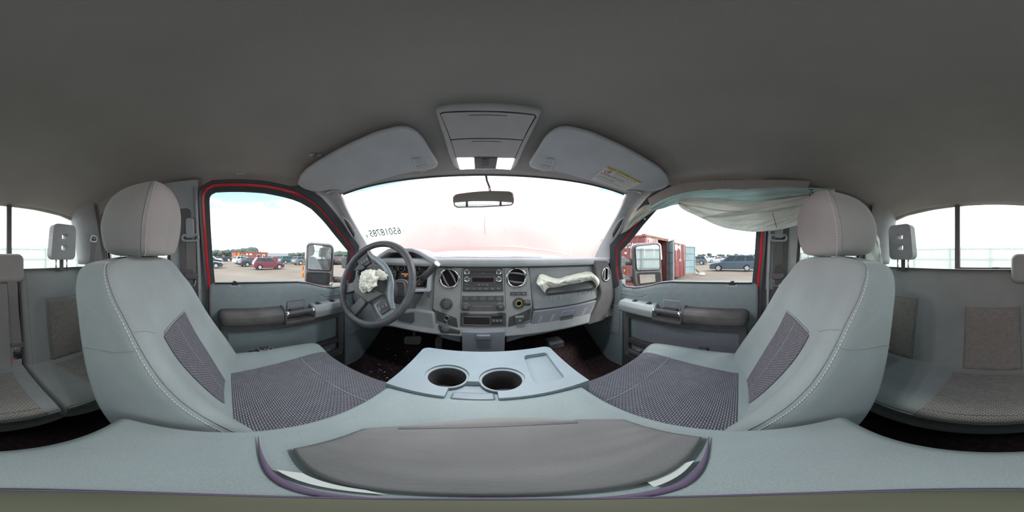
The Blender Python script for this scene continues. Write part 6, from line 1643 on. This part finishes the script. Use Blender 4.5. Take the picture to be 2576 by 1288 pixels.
# distant rows: light copies of one plain car each
def far_car(label, col, group):
    bm = NB()
    prism(bm, [(x, -.9, z) for x, z in ((2.2, .3), (2.25, .6), (1.2, .9), (.9, .95), (-1.9, 1.0), (-2.25, .9), (-2.25, .35), (-2.0, .2), (2.0, .2))], (0, 1.8, 0), 0)
    v = [bm.verts.new(p) for p in ((1.0, -.85, .93), (1.0, .85, .93), (-1.9, .85, .97), (-1.9, -.85, .97), (.2, -.68, 1.5), (.2, .68, 1.5), (-1.4, .68, 1.5), (-1.4, -.68, 1.5))]
    for f, mi in (((0, 3, 2, 1), 0), ((4, 5, 6, 7), 0), ((0, 1, 5, 4), 1), ((1, 2, 6, 5), 1), ((2, 3, 7, 6), 1), ((3, 0, 4, 7), 1)): bm.faces.new([v[i] for i in f]).material_index = mi
    for cx in (1.35, -1.35):
        for sd in (-1, 1): lathe(bm, (cx, sd * .78, .33), (0, sd, 0), [(.33, 0), (.33, .14), (.001, .15)], 10, mi=2)
    o = obj('far_car', bm, [col, 'carglass', 'tyre'], None); return tag(o, label, 'car', group)
protos = [far_car('white car in the distant rows of parked cars', 'white paint', 'distant white cars'), far_car('grey car in the distant rows of parked cars', 'grey paint', 'distant grey cars'), far_car('dark car in the distant rows of parked cars', 'navy', 'distant dark cars'), far_car('red car in the distant rows of parked cars', 'car red', 'distant red cars')]
rnd = random.Random(5); first = {0: 1, 1: 1, 2: 1, 3: 1}
spots = []
for r_ in (50, 60, 72, 88, 106):
    n = int(r_ * .27)
    for i in range(n):
        px = 538 + (745 - 538) * (i + .5 * rnd.random()) / n if r_ < 60 else 530 + 345 * (i + .5 * rnd.random()) / n
        if 578 < px < 672 and r_ < 80: continue
        spots.append((px, r_))
for r_ in (66, 80, 98):
    n = int(r_ * .16)
    for i in range(n): spots.append((1752 + 150 * (i + .4 * rnd.random()) / n, r_))
for px, r_ in spots:
    k = rnd.choice((0, 0, 0, 1, 1, 2, 2, 3)) if r_ < 100 else rnd.choice((0, 0, 1, 2))
    o = protos[k]
    if not first[k]: o = o.copy(); COL.objects.link(o)
    first[k] = 0
    where = 'left of the site office' if px < 585 else 'right of the site office' if px < 690 else 'above the teal wagon' if px < 750 else 'around the driver side towing mirror' if px < 850 else 'ahead of the driver side towing mirror' if px < 1000 else 'beyond the blue minivan'
    row = {50: 'nearest', 60: 'second', 72: 'third', 88: 'fourth', 106: 'farthest', 66: 'nearest', 80: 'middle', 98: 'farthest'}[r_]
    cn = ('white', 'grey', 'dark', 'red')[k]
    o['label'] = '%s car in the %s distant row, %s' % (cn, row, where); o['group'] = 'distant %s cars, %s row, %s' % (cn, row, where)
    o.location = polar(px, r_) ; o.rotation_euler = (0, 0, rnd.choice((R90, 0, R90 + .2, .3)) + rnd.uniform(-.1, .1))
    o.location.z = GZ + .0
# ---- site office
def at_local(name, bm, m, par, **k): return obj(name, bm, m, par, **k)
M['office'] = mat('office cladding', (.30, .085, .06), .7, var=.08, scale=2)
OF = bpy.data.objects.new('site_office', None); COL.objects.link(OF); p_ = polar(628, 66); OF.location = p_; OF.rotation_euler = (0, 0, R90 + .22); WPOS[OF.name] = V((0, 0, 0))
tag(OF, 'long low rust red site office building with white framed windows', 'building')
bm = NB(); box(bm, (-6.7, -3, 0), (6.7, 3, 3.0)); obj('wall', bm, 'office', OF)
bm = NB(); box(bm, (-6.8, -3.1, 3.0), (6.8, 3.1, 3.15)); obj('roof', bm, 'office', OF)
for x0, x1, z0, z1 in ((-4.6, -3.6, 1.4, 2.1), (2.0, 2.9, .9, 2.1), (3.0, 3.4, .9, 2.1)):
    bm = NB(); box(bm, (x0 - .1, -3.06, z0 - .1), (x1 + .1, -2.98, z1 + .1)); w = obj('window', bm, 'white_print', OF); bm = NB(); box(bm, (x0, -3.09, z0), (x1, -3.05, z1)); obj('pane', bm, 'carglass', w)
bm = NB(); box(bm, (4.3, -3.06, .0), (5.4, -2.98, 2.3)); w = obj('door', bm, 'white_print', OF); bm = NB(); box(bm, (4.6, -3.09, .9), (5.1, -3.05, 2.0)); obj('pane', bm, 'carglass', w)
for x0, x1 in ((-2.6, -1.8), (-1.2, -.2)): 
    bm = NB(); box(bm, (x0, -3.07, 2.0), (x1, -2.98, 2.6)); obj('sign_board', bm, 'white_print', OF)
bm = NB(); box(bm, (-6.0, -3.07, .8), (-5.2, -2.98, 2.9)); obj('orange_panel', bm, 'orange_lens', OF)
for x0 in (2.9, 4.2): 
    bm = NB(); box(bm, (x0, -.5, 3.15), (x0 + .8, .5, 3.45)); obj('roof_unit', bm, 'pad', OF)
bm = NB(); box(bm, (-.45, -.45, 0), (.45, .45, 1.1), 1); box(bm, (-.45, -.45, 1.1), (.45, .45, 2.1), 0)
o = tag(obj('portable_booth', bm, ['office', 'orange_lens']), 'orange and red portable booth left of the site office', 'booth'); o.location = polar(562, 58)
bm = NB(); lathe(bm, (0, 0, 0), (0, 0, 1), [(.35, 0), (.40, 1.2), (.3, 1.25)], 14)
o = tag(obj('dark_bin', bm, 'black', smooth=True, auto=40), 'dark upright bin standing beside the orange booth', 'bin'); o.location = polar(553.5, 57)
bm = NB(); box(bm, (-22, -6, 0), (22, 6, 4.6)); prism(bm, [(-22, -6.3, 4.6), (-22, 6.3, 4.6), (-22, 0, 6.0)], (44, 0, 0))
o = tag(obj('warehouse', bm, 'silver car'), 'pale low warehouse roof line on the horizon beyond the parked cars', 'building'); o.location = polar(706, 200); o.rotation_euler = (0, 0, R90 + .3)
# trees on the horizon
M['leaf'] = mat('far foliage', (.075, .10, .085), .9, var=.4, scale=.6)  # leaf colour paled and greyed to stand in for distance haze
def crown(seed):
    bm = NB()
    for k in range(5):
        c0 = V((random.uniform(-2.5, 2.5), random.uniform(-1.5, 1.5), random.uniform(2.5, 4.5))); rr = random.uniform(1.6, 2.6)
        g = bmesh.ops.create_icosphere(bm, subdivisions=3, radius=rr)
        for v in g['verts']: v.co = c0 + v.co * (1 + .35 * noise.noise(v.co * 1.1 + V((seed, k, 0))) + .15 * noise.noise(v.co * 3))
    return bm
T0 = []
for k in range(3):
    T = bpy.data.objects.new('distant_tree', None); COL.objects.link(T); WPOS[T.name] = V((0, 0, 0)); tag(T, 'dark green tree on the far horizon', 'tree', 'trees on the horizon')
    obj('crown', crown(k * 3.7), 'leaf', T, smooth=True)
    bm = NB(); tube(bm, [(0, 0, 0), (.1, 0, 3)], [.3, .2], 8); obj('trunk', bm, 'pad', T)
    T0.append(T)
ts = [(540 + 7 * i + rnd.uniform(-2, 2), rnd.uniform(120, 150), rnd.uniform(.8, 1.0)) for i in range(7)] + [(601, 125, 1.15), (607, 128, 1.0), (627, 122, 1.3), (632, 125, 1.25)] + [(735 + 9 * i + rnd.uniform(-3, 3), 150 - i * 2, rnd.uniform(.7, .85)) for i in range(16)]
ts += [(1757 + 16 * i + rnd.uniform(-5, 5), 170, rnd.uniform(.5, .8)) for i in range(10)] + [(1478, 40, .42)]
for i, (px, r_, sc) in enumerate(ts):
    o = T0[i] if i < 3 else copy_tree(T0[i % 3])
    wh = 'left of the site office' if px < 590 else 'behind the site office' if px < 650 else 'around the driver side towing mirror' if px < 1000 else 'beyond the blue minivan'
    o['label'] = 'dark green tree on the far horizon, ' + wh; o['group'] = 'horizon trees ' + wh
    o.location = polar(px, r_); o.scale = (sc * 1.3, sc * 1.3, sc); o.rotation_euler = (0, 0, rnd.random() * 6)
    if px == 1478: o['label'] = 'small round bush seen through the right corner of the windshield'; del o['group']

# ---- white corrugated fence behind the truck
M['fence'] = mat('fence sheet', (.50, .55, .53), .6, var=.05, scale=1.5); M['fence_frame'] = mat('fence frame', (.26, .32, .31), .6)
FN = thing('yard_fence', (8, -15.5, GZ), 'tall white corrugated metal fence across the rear of the yard', 'fence')
bm = NB(); prof = []
for k in range(4):
    x = k * .27; prof += [(x, 0), (x + .15, 0), (x + .18, .035), (x + .24, .035)]
prof.append((1.07, 0))
va = [bm.verts.new((x, y, 0)) for x, y in prof]; vb = [bm.verts.new((x, y, 2.52)) for x, y in prof]
for i in range(len(prof) - 1): bm.faces.new((va[i], va[i + 1], vb[i + 1], vb[i]))
pp = obj('fence_panel', bm, 'fence', FN); me = pp.data
off0 = pp.location.copy() * 0
cpts = [V((-34, -15.2, 0)), V((4, -15.9, 0)), V((62, -13.0, 0))]
def fpos(x): 
    return V((x, interp([(-34, -14.6), (0, -15.6), (12, -15.6), (62, -13.2)], x), 0))
k = 0; x = -32.0
while x < 60:
    a = fpos(x); d = (fpos(x + 1.07) - a).normalized(); an = math.atan2(d.y, d.x)
    o = pp if k == 0 else pp.copy()
    if k: COL.objects.link(o)
    c = a + d * .535; o.parent = FN; o.location = V((c.x, c.y, GZ + 1.26 + .015 * sm((x, 0, 0)))) - wpos(FN); o.rotation_euler = (0, 0, an)
    k += 1; x += 1.085
x = -31.5; pr_ = None
while x < 60:
    a = fpos(x) + V((0, .07, 0)); b = fpos(min(60, x + 4)) + V((0, .07, 0)); d = (b - a).normalized()
    for z0 in (2.30, 1.28, .25):
        bm = NB(); prism(bm, [a + V((0, 0, GZ + z0)), b + V((0, 0, GZ + z0)), b + V((0, 0, GZ + z0 + .09)), a + V((0, 0, GZ + z0 + .09))], (0, .05, 0)); obj('fence_rail', bm, 'fence_frame', FN)
    bm = NB(); box(bm, (a.x - .06, a.y, GZ), (a.x + .06, a.y + .12, GZ + 2.5)); obj('fence_post', bm, 'fence_frame', FN)
    x += 4.0
# ---- containers
M['cont'] = mat('container red', (.24, .075, .07), .7, var=.18, scale=1.2); M['cont_blue'] = mat('container door blue grey', (.25, .34, .37), .7, var=.10, scale=1.5)
M['rust'] = mat('rusty roof', (.20, .11, .08), .9, var=.3, scale=3)
M['cont_pink'] = mat('container faded end', (.42, .20, .19), .7, var=.12, scale=2)
def corr(bm, p0, d, L_, h, n_out, mi=0):
    prof = []; x = 0
    while x < L_ - .28:
        prof += [(x, 0), (x + .10, 0), (x + .14, -.045), (x + .24, -.045)]; x += .28
    prof.append((L_, 0)); d = V(d); n_out = V(n_out)
    va = [bm.verts.new(V(p0) + d * x + n_out * y) for x, y in prof]; vb = [bm.verts.new(v.co + V((0, 0, h))) for v in va]
    for i in range(len(va) - 1): bm.faces.new((va[i], va[i + 1], vb[i + 1], vb[i])).material_index = mi
def container(x0, y0, label, Lc=6.06):
    T = thing('shipping_container', (x0 + 1.22, y0 + Lc / 2, GZ), label, 'container'); z0, z1 = GZ + .05, GZ + 2.62
    bm = NB(); corr(bm, (x0 + .03, y0 + .1, z0 + .12), (0, 1, 0), Lc - .2, z1 - z0 - .22, (-1, 0, 0)); obj('side_wall', bm, 'cont', T)
    bm = NB(); corr(bm, (x0 + 2.41, y0 + .1, z0 + .12), (0, 1, 0), Lc - .2, z1 - z0 - .22, (1, 0, 0)); obj('side_wall', bm, 'cont', T)
    bm = NB(); corr(bm, (x0 + .1, y0 + Lc - .03, z0 + .12), (1, 0, 0), 2.24, z1 - z0 - .22, (0, 1, 0)); obj('end_wall', bm, 'cont_blue', T)
    bm = NB(); box(bm, (x0 + .02, y0 + .02, z1 - .07), (x0 + 2.42, y0 + Lc - .02, z1 - .03)); obj('roof', bm, 'rust', T)
    bm = NB(); box(bm, (x0 + .02, y0 + .02, z0), (x0 + 2.42, y0 + Lc - .02, z0 + .14)); obj('base_floor', bm, 'rust', T)
    for xx in (x0, x0 + 2.32):
        for yy in (y0, y0 + Lc - .12):
            bm = NB(); box(bm, (xx, yy, z0), (xx + .12, yy + .12, z1)); obj('corner_post', bm, 'cont', T, bevel=.01)
            for zz in (z0 - .02, z1 - .10): bm = NB(); box(bm, (xx - .01, yy - .01, zz), (xx + .15, yy + .15, zz + .12)); obj('corner_casting', bm, 'cont', T, bevel=.01)
    for xx in (x0, x0 + 2.36):
        bm = NB(); box(bm, (xx, y0, z1 - .10), (xx + .08, y0 + Lc, z1 - .02)); obj('top_rail', bm, 'cont', T)
    bm = NB(); box(bm, (x0, y0, z1 - .14), (x0 + 2.44, y0 + .10, z1 + .0)); obj('door_header', bm, 'rust', T)
    return T
def cdoor(T, hinge, free, label, text, tpos, out_mat='cont'):
    hinge, free = V(hinge), V(free); d = (free - hinge).normalized(); n = V((d.y, -d.x, 0)); z0, z1 = GZ + .2, GZ + 2.48
    n_in = None
    D = thing('container_door', (hinge + free) / 2, None, None, parent=T); D['label'] = label
    return D, d, z0, z1
CA_ = container(6.0, 3.95, 'red shipping container with white lettering and half open blue grey door')
def leaf(T, hinge, free, inner_n, label, txt=None, flip=False):
    hinge, free = V(hinge), V(free); d = (free - hinge).normalized(); n = V(inner_n).normalized(); L_ = (free - hinge).length; z0, z1 = GZ + .2, GZ + 2.48
    bm = NB(); a = hinge; prism(bm, [a + V((0, 0, z0)), a + d * L_ + V((0, 0, z0)), a + d * L_ + V((0, 0, z1)), a + V((0, 0, z1))], -n * .03); lf = obj('container_door', bm, 'cont' if txt is None or txt != 'ZI' else 'cont_pink', T, label=label)
    bm = NB(); prism(bm, [a + d * .06 + n * .002 + V((0, 0, z0 + .05)), a + d * (L_ - .06) + n * .002 + V((0, 0, z0 + .05)), a + d * (L_ - .06) + n * .002 + V((0, 0, z1 - .05)), a + d * .06 + n * .002 + V((0, 0, z1 - .05))], n * .006); obj('inner_sheet', bm, 'cont_blue', lf)
    for q0, q1 in ((.0, .07), (L_ - .07, L_)): bm = NB(); prism(bm, [a + d * q0 + V((0, 0, z0)), a + d * q1 + V((0, 0, z0)), a + d * q1 + V((0, 0, z1)), a + d * q0 + V((0, 0, z1))], n * .045); obj('door_stile', bm, 'cont_blue', lf)
    for k in range(5):
        zz = z0 + (z1 - z0 - .07) * k / 4; bm = NB(); prism(bm, [a + d * .07 + V((0, 0, zz)), a + d * (L_ - .07) + V((0, 0, zz)), a + d * (L_ - .07) + V((0, 0, zz + .06)), a + d * .07 + V((0, 0, zz + .06))], n * .04); obj('door_rib', bm, 'cont_blue', lf)
    for q in (.22, .38 if L_ < 1 else .62, L_ - .18):
        p = a + d * q - n * .055; bm = NB(); tube(bm, [p + V((0, 0, z0)), p + V((0, 0, z1))], .018, 8); obj('lock_rod', bm, 'silver', lf, smooth=True)
    for k in (1, 2, 3):
        zz = z0 + (z1 - z0) * k / 4; bm = NB(); prism(bm, [a + d * .03 - n * .03 + V((0, 0, zz)), a + d * (L_ - .03) - n * .03 + V((0, 0, zz)), a + d * (L_ - .03) - n * .03 + V((0, 0, zz + .03)), a + d * .03 - n * .03 + V((0, 0, zz + .03))], -n * .008); obj('outer_crease', bm, 'cont', lf)
    if txt:
        xd = d if not flip else -d
        o = (a if not flip else a + d * L_) + xd * .10 + V((0, 0, z1 - .24)) - n * .036
        text_obj('door_lettering', txt, .56, o, xd, (0, 0, 1), 'white_print', lf, 'LEFT', .002, .012)
    return lf
leaf(CA_, (6.10, 3.97, 0), (7.20, 3.97, 0), (0, 1, 0), 'faded pink red left door, closed', 'ZI')
leaf(CA_, (8.36, 3.95, 0), (7.47, 3.18, 0), (-.65, .76, 0), 'right door swung half open with blue grey inner face')
for px0, py, t_ in ((1572, 608, 'ZCSU'), (1571.5, 615.2, '228711 8'), (1571, 622.6, 'US  4310')):
    p = PX(px0, py, 5.985); text_obj('side_lettering', t_, .135, p, (0, -1, 0), (0, 0, 1), 'white_print', CA_, 'LEFT', .002, .003)
    o_ = CA_.children[-1]
p = PX(1570.5, 637.5, 5.985); text_obj('side_lettering', 'W', .16, p, (0, -1, 0), (0, 0, 1), 'white_print', CA_, 'LEFT', .002, .006)
p = PX(1569.5, 681, 5.985); text_obj('side_lettering', '9', .16, p, (0, -1, 0), (0, 0, 1), 'yellow', CA_, 'LEFT', .002, .006)
CB_ = container(10.4, 4.55, 'second red shipping container with both doors swung outward, behind the half open door')
leaf(CB_, (10.42, 4.50, 0), (11.42, 3.96, 0), (.47, .88, 0), 'left door swung open showing red face with white letters', 'IM')
leaf(CB_, (12.80, 4.50, 0), (13.78, 3.86, 0), (-.55, -.84, 0), 'right door swung open showing blue grey face')
bm = NB(); lathe(bm, V((10.42, 4.50, GZ + 1.35)) + V((.88, -.47, 0)) * .62 - V((.47, .88, 0)) * .034, (-.47, -.88, 0), [(.10, 0), (.10, .004)], 14); obj('white_sticker', bm, 'white_print', CB_)
# boards on the ground by the blue door
for k, (px, py, ln, an) in enumerate(((1751, 686, 1.5, -.9), (1756, 688, 1.2, -.6), (1760, 690, .9, -.3))):
    p = PZ(px, py, GZ); bm = NB(); d = V((math.cos(an), math.sin(an), 0)); e_ = V((-d.y, d.x, 0)) * .12
    q = p + V((-.35, .15, .75 - .3 * k)) if k < 2 else p + V((-.6, .3, .12))
    bb = p + V((.25, -.1, .02)); prism(bm, [bb - e_, bb + e_, q + e_, q - e_], (.0, .0, .035))
    tag(obj('loose_board', bm, M.setdefault('wood', mat('loose wood', (.42, .30, .16), .8, var=.2, scale=4))), ('steepest yellow board leaning by the blue container door', 'shorter yellow board below the steepest one', 'pale board lying flat beside the leaning boards')[k], 'board')
bm = NB()
for k in range(40):
    p = PZ(rnd.uniform(1750, 1772), rnd.uniform(687, 692), GZ) ; s_ = rnd.uniform(.03, .09); prism(bm, [p + V((s_, 0, .0)), p + V((0, s_, 0)), p + V((-s_, 0, 0)), p + V((0, -s_, 0))], (0, 0, s_))
tag(obj('rubble_scatter', bm, 'paper'), 'pale rubble scattered on the dirt by the boards', 'rubble', None, 'stuff')
# poles on the horizon

# ================================================================== put the yard at z = 0
for o in list(SC.objects):
    if o.parent is None and o.type != 'LIGHT':
        o.location.z += CAM_H
    elif o.parent is None and o.type == 'LIGHT' and o.data.type != 'SUN':
        o.location.z += CAM_H
